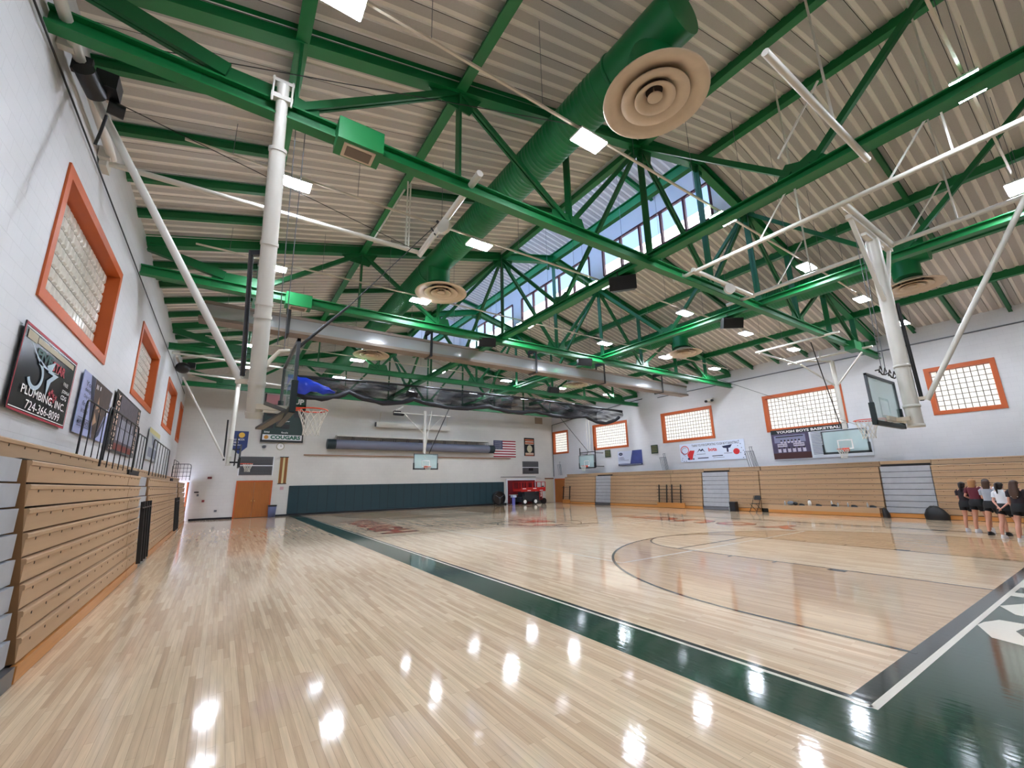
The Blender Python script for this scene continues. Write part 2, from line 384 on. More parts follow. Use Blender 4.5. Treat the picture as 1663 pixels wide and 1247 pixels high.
def floor_word(wd, x0, x1, y0, y1, sgn):
    """letters about 1.4 m tall; sgn=1 reads from the left side of the court"""
    n = len(wd); st_ = abs(y1-y0)/n
    for i, ch in enumerate(wd):
        o = V(x0, y1-i*st_, .004) if sgn > 0 else V(x1, y0+i*st_, .004)
        X = V(0, -sgn, 0); Y = V(sgn, 0, 0)
        text(ol, ch, o-X*.07-Y*.05, X, Y, st_*.8+.14, x1-x0+.1, .05); text(orr, ch, o+V(0, 0, .0006), X, Y, st_*.8, x1-x0, .03)
floor_word('YOUGH', 5.35, 6.75, 16.6, 24.5, 1); floor_word('YOUGH', 17.0, 18.4, 7.5, 16.5, -1)
ol.build('lettering_outline', 'paint_dark', floor); orr.build('orange_lettering', 'paint_orange', floor)
lo = MB(); flat(lo, [(11.9, 16.9), (12.5, 16.2), (13.2, 16.3), (13.3, 16.9), (12.8, 17.3)], .0040); flat(lo, [(11.3, 15.4), (12.0, 14.7), (12.3, 14.9), (11.7, 15.7)], .0040)
lo.build('orange_emblem', 'paint_orange', floor)
ap = MB()
for i, ch in enumerate('COUGARS'): text(ap, ch, V(7.2+i*1.43, .25, .003), V(1, 0, 0), V(0, 1, 0), 1.15, 1.35, .045)
ap.build('white_apron_lettering', 'paint_white', floor)

# ---------------------------------------------------------------- walls with window openings
def side_wall(name, x0, x1, wins, z0, z1, m):
    mb = MB(); ztop = roof_z(LW)+.12
    mb.bb((x0, NW, 0), (x1, FW+.3, z0)); mb.bb((x0, NW, z1), (x1, FW+.3, ztop)); y = NW
    for a, b in wins: mb.bb((x0, y, z0), (x1, a, z1)); y = b
    mb.bb((x0, y, z0), (x1, FW+.3, z1)); return mb.build(name, m, base=(0, 0, 0), kind=ST)
LWIN = [(.73, 4.8), (8.2, 12.3), (15.68, 19.76), (23.3, 27.3), (29.95, 31.9)]
RWIN = [(2.85, 5.03), (8.26, 12.2), (15.46, 19.4), (22.65, 26.45), (29.72, 31.93)]
side_wall('wall_left', LW-.35, LW, LWIN, 4.5, 6.62, 'block_y'); side_wall('wall_right', RW, RW+.35, RWIN, 4.4, 6.5, 'block_y')
def gable(name, y, t, m):
    mb = MB(); pts = [(LW-.3, y, 0), (RW+.3, y, 0), (RW+.3, y, roof_z(RW)+.05), (CXM, y, roof_z(CXM)+.1), (LW-.3, y, roof_z(LW)+.05)]
    mb.prism(pts, (0, 1, 0), t); return mb.build(name, m, base=(0, 0, 0), kind=ST)
gable('wall_back', FW, .3, 'block_x'); gable('wall_front', NW-.3, .3, 'block_x')
wi = 0
for side, wins, z0, z1, x, s in (('left', LWIN, 4.5, 6.62, LW, 1), ('right', RWIN, 4.4, 6.5, RW, -1)):
    for a, b in wins:
        wi += 1; e = .15; d = .27
        f = MB()                                    # orange face trim and deep reveal, s points into the hall
        for p, q in (((a-.02, z0-.02), (b+.02, z0+e)), ((a-.02, z1-e), (b+.02, z1+.02)), ((a-.02, z0+e), (a+e, z1-e)), ((b-e, z0+e), (b+.02, z1-e))):
            f.bb((x-s*d, p[0], p[1]), (x+s*.03, q[0], q[1]))
        fr = f.build('window_%d' % wi, ORANGE, kind=ST); fr['label'] = 'deep orange-framed glass block window in the %s wall' % side
        ny = max(2, round((b-a-2*e)/.2)); nz = 8; dy = (b-a-2*e)/ny; dz = (z1-z0-2*e)/nz; xb = x-s*(d-.05)
        g = MB(); g.mi = 0
        for i in range(ny):
            for j in range(nz):
                y0, y1, c0, c1 = a+e+i*dy+.011, a+e+(i+1)*dy-.011, z0+e+j*dz+.011, z0+e+(j+1)*dz-.011
                k = .03; vs = [(xb, y0, c0), (xb, y1, c0), (xb, y1, c1), (xb, y0, c1), (xb+s*.035, y0+k, c0+k), (xb+s*.035, y1-k, c0+k), (xb+s*.035, y1-k, c1-k), (xb+s*.035, y0+k, c1-k)]
                g.add(vs, [(0, 1, 5, 4), (1, 2, 6, 5), (2, 3, 7, 6), (3, 0, 4, 7), (4, 5, 6, 7)])
        g.mi = 1; g.bb((xb-s*.06, a+e, z0+e), (xb+s*.004, b-e, z1-e))
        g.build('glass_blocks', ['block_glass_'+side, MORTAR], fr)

# ---------------------------------------------------------------- roof deck, ribs running up the slope
def deck(mb, xa, za, xb, zb, y0, y1, pitch=.3):
    n = int(round((y1-y0)/pitch)); p = (y1-y0)/n
    def q(ya, yb, h, mi, h2=None):
        h2 = h if h2 is None else h2; mb.mi = mi
        mb.add([(xa, ya, za+h), (xb, ya, zb+h), (xb, yb, zb+h2), (xa, yb, za+h2)], [(0, 1, 2, 3)])
    for i in range(n):
        y = y0+i*p; sm = .012 if i % 3 == 0 else 0
        if sm: q(y, y+sm, .0, 2)
        q(y+sm, y+p*.62, 0, 0); q(y+p*.62, y+p*.68, 0, 1, .025); q(y+p*.68, y+p*.94, .025, 1); q(y+p*.94, y+p, .025, 1, 0)
d = MB(); zr = roof_z(CXM)
MX, MZ, M0, M1 = 14.8, 14.3, 6.62, 28.85
ML = 2*CXM-MX; MR = MZ+.57                       # left side wall and ridge height of the raised monitor
deck(d, LW-.1, roof_z(LW)-.03, CXM, zr, NW, M0-.15); deck(d, LW-.1, roof_z(LW)-.03, CXM, zr, M1, FW); deck(d, LW-.1, roof_z(LW)-.03, ML-.1, roof_z(ML-.1), M0-.15, M1)
deck(d, CXM, zr, RW+.1, roof_z(RW)-.03, NW, M0-.15); deck(d, CXM, zr, RW+.1, roof_z(RW)-.03, M1, FW)
deck(d, MX+.1, roof_z(MX+.1), RW+.1, roof_z(RW)-.03, M0-.15, M1)
deck(d, CXM, MR, MX+.5, MZ-.1, M0-.15, M1); deck(d, ML-.5, MZ-.1, CXM, MR, M0-.15, M1)
d.build('ceiling', [DECK_D, DECK_L, SEAM], base=(0, 0, 0), kind=ST)
# raised monitor over the ridge: window walls on both sides
CWIN = [(7.65, 13.45), (14.44, 20.63), (21.66, 27.9)]
wn_ = 11
for sd_, xw in (('right', MX), ('left', ML)):
    s = 1 if sd_ == 'right' else -1; xa, xb_ = xw, xw+s*.14
    cw = MB(); y = M0-.15
    cw.bb((xa, M0-.15, roof_z(MX)-.02), (xb_, M1, 11.78)); cw.bb((xa, M0-.15, 13.36), (xb_, M1, MZ+.02))
    for a, b in CWIN: cw.bb((xa, y, 11.78), (xb_, a, 13.36)); y = b
    cw.bb((xa, y, 11.78), (xb_, M1, 13.36))
    cw.build('wall_monitor_'+sd_, WPAINT, base=(0, 0, 0), kind=ST)
    for k, (a, b) in enumerate(CWIN):
        f = MB(); n = 5; p = (b-a)/n
        f.bb((xa-s*.03, a, 11.74), (xa+s*.1, b, 11.82)); f.bb((xa-s*.03, a, 13.32), (xa+s*.1, b, 13.4))
        for i in range(n+1): f.bb((xa-s*.04, a+i*p-.045, 11.82), (xa+s*.1, a+i*p+.045, 13.32))
        fr = f.build('window_%d' % wn_, WFRAME, kind=ST); fr['label'] = 'maroon-framed window strip in the raised roof monitor, %s side' % sd_; wn_ += 1
        gl = MB(); gl.bb((xa+s*.05, a, 11.82), (xa+s*.06, b, 13.32)); gl.build('window_pane', GLASS if s > 0 else SKYL, fr)
for nm_, yy in (('front', M0-.2), ('back', M1)):
    cw = MB(); cw.prism([(ML-.14, yy, roof_z(ML)+.02), (CXM, yy, zr+.02), (MX+.14, yy, roof_z(MX)+.02), (MX+.14, yy, MZ), (CXM, yy, MR), (ML-.14, yy, MZ)], (0, 1, 0), .05); cw.build('wall_monitor_'+nm_, WPAINT, base=(0, 0, 0), kind=ST)
pr = MB(); pr.bb((18.6, 0, 10.75), (18.9, 40, 15.05)); pr.build('wall_roof_parapet', WPAINT, base=(0, 0, 0), kind=ST)
for k in (1, 2, 3):
    for s in (-1, 1):
        m = MB(); y = TY[k]+BAY/2; m.ibeam((CXM+s*.05, y, MR-.14), (CXM+s*2.85, y, MZ-.12), .14, .2, .015, .015)
        m.build('monitor_rafter', GREEN, label='green rafter under the raised monitor roof, bay %d, %s half' % (k, 'right' if s > 0 else 'left'), cat='rafter', group='rafters under the raised monitor roof')

# ---------------------------------------------------------------- steel trusses
NODES = [.3, 3.2, 6.1, 9.0, 11.9, 14.8, 17.7, 20.6, 23.5]
def make_truss(y):
    t = thing('roof_truss', '', 'truss', (0, y, 0)); zb, hb = 7.52, .26
    for sgn in (0, 1):
        a = (LW+.02, y, chord_z(LW)+.17) if not sgn else (RW-.02, y, chord_z(RW)+.17)
        m = MB(); m.ibeam(a, (CXM, y, chord_z(CXM)+.17), .24, .34, .025, .02); m.build('top_chord', GREEN, t)
    m = MB(); m.ibeam((LW+.02, y, zb), (RW-.02, y, zb), .2, hb, .03, .02); m.build('bottom_chord', GREEN, t)
    zt = lambda x: chord_z(x)
    def member(nm, a, b, wd=.11, dp=.1):
        m = MB(); m.bar((a[0], y-.04, a[1]), (b[0], y-.04, b[1]), dp*.45, wd); m.bar((a[0], y+.04, a[1]), (b[0], y+.04, b[1]), dp*.45, wd); m.build(nm, GDARK, t)
    for x in NODES: member('vertical', (x, zb+.1), (x, zt(x)+.05))
    for sd in (-1, 1):
        X = lambda x: x if sd < 0 else 2*CXM-x+0.0
        member('diagonal', (X(LW+.1), 8.22), (X(-.6), 7.82), .24, .14)
        for a, b in (((.3, zb+.15), (3.2, zt(3.2)+.05)), ((3.2, zt(3.2)+.05), (6.1, zb+.15)), ((6.1, zb+.15), (9., zt(9.)+.05)), ((9., zt(9.)+.05), (11.8, zb+.15))):
            member('diagonal', (X(a[0]), a[1]), (X(b[0]), b[1]), .13 if a[0] < 1 else .11)
    def gus(pts):
        m = MB(); m.prism([(x, y-.012, z) for x, z in pts], (0, 1, 0), .024); m.build('gusset_plate', GDARK, t)
    for sd in (-1, 1):
        X = lambda x: x if sd < 0 else 2*CXM-x
        gus([(X(a), b) for a, b in ((-.9, 7.42), (-.9, 7.74), (-.6, 7.93), (.15, 7.95), (.65, 7.86), (.7, 7.42))])
        gus([(X(a), b) for a, b in ((2.5, zt(2.5)+.02), (2.75, zt(3.)-.28), (3.45, zt(3.)-.34), (3.75, zt(3.75)+.02))])
        gus([(X(a), b) for a, b in ((5.55, 7.5), (5.6, 7.9), (6.5, 7.95), (6.65, 7.5))])
        gus([(X(a), b) for a, b in ((8.55, zt(8.55)+.02), (8.6, zt(9)-.3), (9.45, zt(9)-.35), (9.55, zt(9.5)+.02))])
    gus([(11.3, 7.5), (11.45, 7.95), (12.35, 7.95), (12.5, 7.5)])
    gus([(11.55, zt(11.6)), (11.6, zt(11.9)-.25), (12.2, zt(11.9)-.25), (12.25, zt(12.2))])
    return kids(t)
tr = make_truss(TY[1])
TL = ['green steel roof truss nearest the camera, its bottom chord crossing the whole hall', 'green steel roof truss second from the camera, just in front of the long grey trough', 'green steel roof truss third from the camera, just behind the long grey trough', 'green steel roof truss farthest away, close to the end wall']
tr['label'] = TL[0]; tr['group'] = 'green steel roof trusses'
for i in (1, 2, 3): c = copy_tree(tr, (0, TY[i+1], 0)); c['label'] = TL[i]

YB = {.3: 'green roof beam running lengthwise nearest the left wall', 3.2: 'green roof beam running lengthwise second from the left wall', 6.1: 'green roof beam hidden above the left air duct', 9.0: 'green roof beam running lengthwise left of the ridge, beside the blue-lit deck',
      11.9: 'bright green ridge beam above the clerestory windows', 14.8: 'green roof beam running lengthwise under the sill of the clerestory windows', 17.7: 'green roof beam running lengthwise between the clerestory and the right air duct', 20.6: 'green roof beam above the right air duct', 23.5: 'green roof beam running lengthwise nearest the right wall'}
for x, lb in YB.items():
    m = MB(); z = chord_z(x)+.22; m.ibeam((x, NW+.05, z), (x, FW-.02, z), .2, .42, .025, .02); m.build('roof_beam', GREEN, label=lb, cat='beam', group='lengthwise roof beams')
for x, lb in ((9.0, 'green strut beam tied to the truss bottom chords left of centre'), (14.8, 'green strut beam tied to the truss bottom chords right of centre')):
    m = MB(); m.ibeam((x, NW+.05, 7.68), (x, TY[4]+.1, 7.68), .24, .2, .025, .02); m.build('strut_beam', GREEN, label=lb, cat='beam', group='low lengthwise strut beams')
    for k in range(4):
        y0, y1 = TY[k], TY[k+1]; ym = (y0+y1)/2
        for ya in ((y0, y1) if k else (y0, y1)):
            m = MB(); m.bar((x, ya+(.1 if ya < ym else -.1), chord_z(x)), (x, ym+(-.2 if ya < ym else .2), 7.84), .1, .12); m.prism([(x-.01, ym, 7.79), (x-.01, ym+(-.5 if ya < ym else .5), 7.79), (x-.01, ym+(-.25 if ya < ym else .25), 8.12), (x-.01, ym, 8.02)], (1, 0, 0), .02)
            m.build('sway_brace', GDARK, label='green sway brace on the %s strut beam, bay %d, rising %s the camera' % ('left' if x < 10 else 'right', k+1, 'towards' if ya < ym else 'away from'), cat='brace', group='sway braces over the strut beams')
xs_ = [(LW+.02, NODES[0]-.1), (RW-.02, NODES[8]+.1)]
for k in range(0, 4):
    for j in range(1, 5):
        y = TY[k]+BAY*j/5
        for s_, (a, b) in enumerate(xs_):
            m = MB(); m.ibeam((a, y, roof_z(a)-.16), (b, y, roof_z(b)-.16), .12, .2, .015, .015)
            m.build('rafter', GDARK, label='short green rafter on the %s wall, number %d away from the camera' % ('left' if s_ == 0 else 'right', k*4+j), cat='rafter', group='short rafters along the walls')
    for a, b in ((3.3, 6.0), (17.8, 20.5), (6.2, 8.9), (14.9, 17.6)):
        if k == 0 and a in (6.2,): continue
        y = TY[k]+BAY/2; m = MB(); dz = -.16
        m.ibeam((a, y, roof_z(a)+dz), (b, y, roof_z(b)+dz), .12, .18, .015, .015)
        m.build('purlin', GDARK, label='thin green cross purlin at mid bay %d, %.0f metres from the left wall' % (k+1, a-LW), cat='purlin', group='thin cross purlins')
m = MB(); m.ibeam((LW+.02, 16.2, 8.3), (RW-.02, 16.2, 8.3), .12, .16, .015, .015); m.build('trough_beam', GDARK, label='thin dark green beam carrying the long grey trough', cat='beam')
# ---------------------------------------------------------------- ventilation ducts and round diffusers
def duct(x, z, r, y0, y1, lab, ys):
    t = thing('air_duct', lab, 'duct', (x, y0, z), 'green round air ducts')
    m = MB(); m.cyl((x, y0, z), (x, y1, z), r, 32); m.build('duct_pipe', DUCT, t)
    for a, b_ in zip(ys, ys[1:]+[y1+1]):
        m = MB(); n_ = int((b_-a-2.0)/.11); m.lathe((x, a+1.0, z), [p for i in range(n_) for p in ((r+.001, i*.11), (r+.012, i*.11+.012), (r+.001, i*.11+.024))], 32, (0, 1, 0)); m.build('spiral_seam', DUCT, t)
    for q in ys: m = MB(); m.cyl((x+.02, q, z-.05), (x+.02, q, 8.34), .38, 28); m.build('drop_collar', DUCT, t)
    for q in ys: m = MB(); m.lathe((x, q+.7, z), [(r+.003, -.03), (r+.02, -.03), (r+.02, .03), (r+.003, .03)], 32, (0, 1, 0)); m.build('joint_band', DUCT, t)
duct(5.3, 9.15, .42, 2.75, 31.9, 'green spiral air duct hanging left of the ridge, dirty round diffusers below', [3.42, 12.2, 20.4, 28.6])
duct(18.62, 9.15, .42, 2.75, 31.9, 'green spiral air duct hanging right of the clerestory, dirty round diffusers below', [3.4, 12.2, 20.4, 28.6])
def diffuser(x, y, z, lab):
    t = thing('ceiling_diffuser', lab, 'diffuser', (x, y, z), 'round cream diffusers under the ducts')
    m = MB(); m.lathe((x, y, z), [(.36, .26), (.40, .2), (.52, .11), (.7, .04), (.845, .0), (.86, .012), (.85, .03), (.7, .07), (.54, .14), (.43, .23)], 48); m.build('outer_cone', DIFF, t)
    m = MB(); m.lathe((x, y, z), [(.24, .2), (.27, .13), (.38, .05), (.55, .0), (.56, .012), (.4, .075), (.29, .15), (.26, .22)], 40); m.build('middle_cone', DIFF, t)
    m = MB(); m.lathe((x, y, z), [(.14, .16), (.17, .1), (.25, .03), (.33, .0), (.335, .01), (.26, .05), (.19, .12), (.16, .18)], 36); m.build('inner_cone', DIFF, t)
    m = MB(); m.lathe((x, y, z), [(0, .02), (.11, .02), (.125, .035), (.11, .05), (0, .06)], 28); m.cyl((x, y, z+.05), (x, y, z+.25), .012); m.build('centre_disc', DIFF, t)
    m = MB(); m.cyl((x, y, z+.24), (x, y, z+.27), .355, 32); m.build('dark_throat', DIFFD, t)
    return kids(t)
DL = ['left duct, nearest and largest in view', 'left duct, second from the camera', 'left duct, behind the grey trough', 'left duct, close to the end wall', 'right duct, nearest, beside the white basket mast', 'right duct, second from the camera', 'right duct, behind the grey trough', 'right duct, close to the end wall']
dp = None
for i, (x, y) in enumerate([(5.35, 3.45), (5.42, 12.2), (5.42, 20.4), (5.42, 28.6), (18.9, 3.4), (18.85, 12.2), (18.85, 20.4), (18.85, 28.6)]):
    if dp is None: dp = diffuser(x, y, 8.05, ''); q = dp
    else: q = copy_tree(dp, (x, y, 8.05))
    q['label'] = 'round cream stepped-cone diffuser under the '+DL[i]

# ---------------------------------------------------------------- LED high-bay lamps in a grid, each on a channel hung by wires
FX = [.56, 5.05, 9.57, 14.15, 18.6, 23.15]; FY = [.47, 4.72, 8.93, 13.15, 17.45, 21.6, 25.75]
def fixture():
    t = thing('light_fixture', '', 'light', (0, 0, 0)); W_, D_ = .33, .17
    m = MB(); m.bb((-W_, -D_, .01), (W_, D_, .05)); m.bb((-.14, -.07, .05), (.14, .07, .11)); m.build('housing', WHITE, t)
    m = MB(); m.bb((-W_+.015, -D_+.015, -.012), (W_-.015, D_-.015, .012)); m.build('led_panel', LED, t)
    for s in (-1, 1): m = MB(); m.cyl((s*.2, 0, .05), (s*.2, 0, .16), .006, 6); m.build('hanger_clip', GALV, t)
    return kids(t)
fxp = fixture(); first = True; ordn = ['nearest', 'second', 'third', 'fourth', 'fifth', 'sixth', 'farthest']; cold = ['leftmost lamp column', 'second lamp column from the left', 'third lamp column from the left', 'third lamp column from the right', 'second lamp column from the right', 'rightmost lamp column']
for j, y in enumerate(FY):
    for i, x in enumerate(FX):
        if first: q = fxp; q.location = (x, y, 8.05); first = False
        else: q = copy_tree(fxp, (x, y, 8.05))
        q['label'] = 'white LED lamp, %s from the camera in the %s' % (ordn[j], cold[i]); q['group'] = 'LED lamps in the ceiling grid'
    t = thing('lamp_channel', 'slim cream channel hung on wires, carrying the %s lamp row' % (ordn[j] if j else 'nearest'), 'channel', (0, y, 8.2), 'channels carrying the lamp rows')
    m = MB(); m.bb((-1.3, y-.02, 8.215), (24.6, y+.02, 8.255)); m.build('channel', OFFW, t)
    for k in range(6):
        for xx in (FX[k]-1.1, FX[k]+1.3):
            m = MB(); zz = roof_z(xx)-.02 if not (ML < xx < MX and M0 < y < M1) else 13.9; m.cyl((xx, y, 8.25), (xx, y, zz), .006, 5, caps=False); m.build('hanger_wire', GALV, t)

# ---------------------------------------------------------------- long grey trough across the hall, on black straps
t = thing('curtain_trough', 'long grey sheet-metal trough hung crosswise below the ceiling on black straps', 'trough', (11.5, 16, 7))
m = MB(); m.sweep([(-.22, -.22), (.22, -.22), (.22, .26), (.18, .30), (-.18, .30), (-.22, .26)], (-1.1, 16, 7.3), (24.2, 16, 7.3)); m.build('trough_body', ALU, t)
m = MB(); m.bb((-1.1, 15.74, 7.56), (24.2, 16.26, 7.66)); m.build('top_lip', ALUD, t)
m = MB(); m.bb((-1.2, 15.72, 7.02), (24.25, 16.28, 7.12)); m.build('bottom_lip', ALUD, t)
for x in (1.3, 6.6, 12.05, 16.7, 21.65):
    m = MB(); m.bb((x-.05, 15.69, 6.98), (x+.05, 15.71, 8.05)); m.bb((x-.05, 16.29, 6.98), (x+.05, 16.31, 8.05)); m.bb((x-.05, 15.69, 6.96), (x+.05, 16.31, 6.98)); m.bb((x-.06, 15.69, 8.03), (x+.06, 16.31, 8.2)); m.build('strap', BLACK, t)

# ---------------------------------------------------------------- gathered black divider netting
t = thing('divider_net', 'black divider netting gathered in swags under the ceiling before the end wall', 'netting', (13, 22, 6))
top = [(2.05, 6.95), (5.5, 7.1), (8.66, 7.15), (13, 7.17), (17.24, 7.16), (21, 7.1), (25.0, 7.0)]
ties = [(2.3, 6.2), (4.86, 6.46), (8.3, 6.4), (13.1, 6.42), (16.7, 6.4), (21.2, 6.38), (24.6, 6.5)]; low = [6.0, 6.03, 6.08, 6.15, 6.12, 5.98]
bot = []
for i in range(6):
    (x0, z0), (x1, z1) = ties[i], ties[i+1]
    for k in range(10 if i < 5 else 11):
        u = k/10; bot.append((x0+(x1-x0)*u, z0+(z1-z0)*u-(max(z0, z1)-low[i]-.05)*4*u*(1-u)*(1 if i else .8)+.02*sin(k*2.1+i)))
m = MB(); m.tube([(x, 22, z) for x, z in top], .05, 8, radii=[.08, .06, .05, .07, .06, .07, .09]); m.build('top_rope', BLACK, t)
m = MB(); m.tube([(x, 22+.04*sin(x*3), z) for x, z in bot], .1, 10, radii=[.07+.05*abs(sin(i*.9))+.02 for i in range(len(bot))]); m.build('rolled_hem', mat('net_black', (26, 27, 34), .7, noise=.3, nscale=20), t)
nm = bpy.data.materials.new('net_mesh'); nm.use_nodes = True; nt = nm.node_tree; b = nt.nodes['Principled BSDF']; b.inputs['Base Color'].default_value = srgb((22, 22, 28)); b.inputs['Roughness'].default_value = .8
tcn = nt.nodes.new('ShaderNodeTexCoord'); nz = nt.nodes.new('ShaderNodeTexNoise'); nz.inputs['Scale'].default_value = 1.0; nz.inputs['Detail'].default_value = 4; mpn = nt.nodes.new('ShaderNodeMapping'); mpn.inputs['Scale'].default_value = (.7, 1, 5)
nt.links.new(tcn.outputs['Object'], mpn.inputs[0]); nt.links.new(mpn.outputs[0], nz.inputs[0])
mrn = nt.nodes.new('ShaderNodeMapRange'); mrn.inputs[1].default_value = .35; mrn.inputs[2].default_value = .65; mrn.inputs[3].default_value = .18; mrn.inputs[4].default_value = .95; nt.links.new(nz.outputs[0], mrn.inputs[0]); nt.links.new(mrn.outputs[0], b.inputs['Alpha']); MATS['net_mesh'] = nm
def zint(tab, x):
    for (a, za), (b_, zb) in zip(tab, tab[1:]):
        if x <= b_: return za+(zb-za)*(x-a)/(b_-a)
    return tab[-1][1]
for lay, (yo, f0) in enumerate(((-.12, 0), (.12, 1.3))):
    m = MB(); n = 120; vs = []
    for i in range(n+1):
        x = 2.1+22.8*i/n; zt_, zb_ = zint(top, x), zint(bot, max(x, bot[0][0]))
        for k in range(7):
            u = k/6; vs.append((x+.1*sin(u*3+f0), 22+yo*sin(pi*u)*(1+.6*sin(x*2.3+f0))+.05*sin(x*5+k), zt_+(zb_-zt_)*u))
    m.add(vs, [(i*7+k, i*7+k+1, (i+1)*7+k+1, (i+1)*7+k) for i in range(n) for k in range(6) if not (lay and i % 40 > 26)], True); m.build('netting', 'net_mesh', t)
m = MB(); vs = []                       # blue sheet bundled on the left end
for i in range(9):
    for k in range(7):
        u, v_ = i/8, k/6; x = 2.0+2.1*u; zt_ = 6.95-.62*u*u+.04*sin(i*3.); zb_ = 6.12+.05*sin(i*2.)+.1*u; vs.append((x, 21.7-.18*sin(pi*v_)-.12*sin(i*2.2+k*1.4), zt_+(zb_-zt_)*v_*(1-.15*sin(i*1.7))))
m.add(vs, [(i*7+k, i*7+k+1, (i+1)*7+k+1, (i+1)*7+k) for i in range(8) for k in range(6)], True)
m.build('blue_tarp', mat('blue_tarp', (28, 62, 190), .35, bump=.6, bscale=3), label='bright blue sheet folded over the left end of the black netting', cat='tarp')

# ---------------------------------------------------------------- loudspeakers
def speaker(x, y, z, rz, lab, s=1):
    R = Matrix.Rotation(rz, 3, 'Z') @ Matrix.Rotation(radians(18), 3, 'X'); c = Vector((x, y, z)); t = thing('loudspeaker', lab, 'speaker', (x, y, z), 'black loudspeakers hung from the trusses')
    m = MB(); pts = [(-.38, -.22), (.38, -.22), (.3, .22), (-.3, .22)]; m.xf = lambda p: c+R @ (p*s)
    m.prism([(a, b_, -.2) for a, b_ in pts], (0, 0, 1), .4); m.build('cabinet', BLACK, t)
    m = MB(); m.xf = lambda p: c+R @ (p*s); m.bb((-.35, -.235, -.17), (.35, -.222, .17)); m.build('grille', mat('grille_black', (30, 30, 32), .8), t)
    m = MB(); m.bar((x-.2, y, z+.15), (x-.2, y, 7.7), .03, .03); m.bar((x+.2, y, z+.15), (x+.2, y, 7.7), .03, .03); m.build('hanging_bracket', BLACK, t)
speaker(9.05, 7.55, 7.38, radians(-50), 'large black loudspeaker under the left strut beam, below the clerestory', 1.0)
speaker(14.95, 7.65, 7.38, radians(-35), 'black loudspeaker under the right strut beam, right of the ridge', .95)
speaker(8.25, 14.0, 7.35, radians(-20), 'black loudspeaker under the second truss, left of the ridge', .9)
speaker(13.55, 14.0, 7.3, radians(-20), 'black loudspeaker under the second truss, right of the ridge', .9)
speaker(9.3, 25.1, 7.35, radians(20), 'far black loudspeaker above the left half of the black netting', .9)
speaker(16.5, 19.9, 7.4, radians(-10), 'far black loudspeaker above the right half of the black netting', .9)
def grille_box(x, y, lab):
    t = thing('return_grille_box', lab, 'grille', (x, y, 7.3))
    m = MB(); m.bb((x-.36, y-.28, 7.2), (x+.36, y+.14, 7.6)); m.build('housing', GREEN, t)
    m = MB(); m.bb((x-.25, y-.22, 7.18), (x+.25, y+.1, 7.205)); m.build('grille_frame', DIFF, t)
    m = MB(); m.bb((x-.2, y-.17, 7.172), (x+.2, y+.05, 7.185)); m.build('grille_mesh', mat('grille_brown', (120, 105, 92), .8), t)
grille_box(1.28, 6.42, 'green box with a cream-framed square grille under the nearest truss, left')
grille_box(1.35, 13.85, 'green box with a cream-framed square grille under the second truss, left')
m = MB(); m.bb((22.2, 6.2, 7.2), (23.0, 6.6, 7.6)); m.build('junction_box', GREEN, label='plain green box under the nearest truss close to the right wall', cat='box')

# ---------------------------------------------------------------- basketball hoops
def hoop(lab, rc, d, mat_pad, W_=1.83, H_=1.07, z0=2.9, net=True, tint=True):
    """rc = rim centre, d = unit direction from board to rim"""
    rc, d = Vector(rc), Vector(d); s = Vector((-d.y, d.x, 0)); bc = rc-d*.40; bc.z = 0
    t = thing('basketball_hoop', lab, 'basketball hoop', (bc.x, bc.y, rc.z), 'basketball hoops')
    P = lambda a, b_, z: bc+s*a+d*b_+Vector((0, 0, z))
    def slab(mb, a0, a1, z_0, z_1, b0, b1):
        vs = [P(a, b_, z) for a in (a0, a1) for b_ in (b0, b1) for z in (z_0, z_1)]
        mb.add(vs, [(0, 1, 3, 2), (4, 6, 7, 5), (0, 4, 5, 1), (2, 3, 7, 6), (0, 2, 6, 4), (1, 5, 7, 3)])
    w = W_/2; z1 = z0+H_
    m = MB(); slab(m, -w+.04, w-.04, z0+.04, z1-.04, -.008, .008); bd = m.build('backboard', BOARD, t)
    m = MB()
    for a0, a1, c0, c1 in ((-.305, .305, rc.z+.40, rc.z+.45), (-.305, .305, rc.z, rc.z+.05), (-.305, -.255, rc.z+.05, rc.z+.4), (.255, .305, rc.z+.05, rc.z+.4)): slab(m, a0, a1, c0, c1, .009, .012)
    m.build('target_square', TEXTW, bd)
    m = MB()
    for a0, a1, c0, c1 in ((-w, w, z0, z0+.05), (-w, w, z1-.05, z1), (-w, -w+.05, z0, z1), (w-.05, w, z0, z1)): slab(m, a0, a1, c0, c1, -.03, .018)
    m.build('board_frame', BFRAME, t)
    m = MB(); slab(m, -w-.03, w+.03, z0-.05, z0+.04, -.05, .035)
    for q in (-1, 1): slab(m, q*(w-.015)-.04, q*(w-.015)+.04, z0-.05, z0+.42, -.05, .035)
    m.build('edge_padding', mat_pad, t)
    m = MB(); n = 28; ring = [rc+Vector((cos(2*pi*i/n), sin(2*pi*i/n), 0))*.2286 for i in range(n)]; m.tube(ring, .011, 6, True)
    for q in (-.1, .1): m.bar(P(q, .02, rc.z), P(q, .21, rc.z), .02, .03)
    slab(m, -.13, .13, rc.z-.1, rc.z+.06, .012, .03)
    m.prism([P(-.1, .03, rc.z-.01), P(.1, .03, rc.z-.01), P(.1, .2, rc.z-.01), P(-.1, .2, rc.z-.01)], (0, 0, 1), .012); m.build('rim', RIM, t)
    if net:
        m = MB(); k = 12; prof = [(.2286, 0), (.2, -.09), (.165, -.18), (.135, -.27), (.122, -.34), (.128, -.42)]
        for sg in (-1, 1):
            for i in range(k):
                m.tube([rc+Vector((r*cos(2*pi*(i+sg*j*.5)/k), r*sin(2*pi*(i+sg*j*.5)/k), z)) for j, (r, z) in enumerate(prof)], .0055, 4)
        m.build('net', NETM, t)
    return t, P
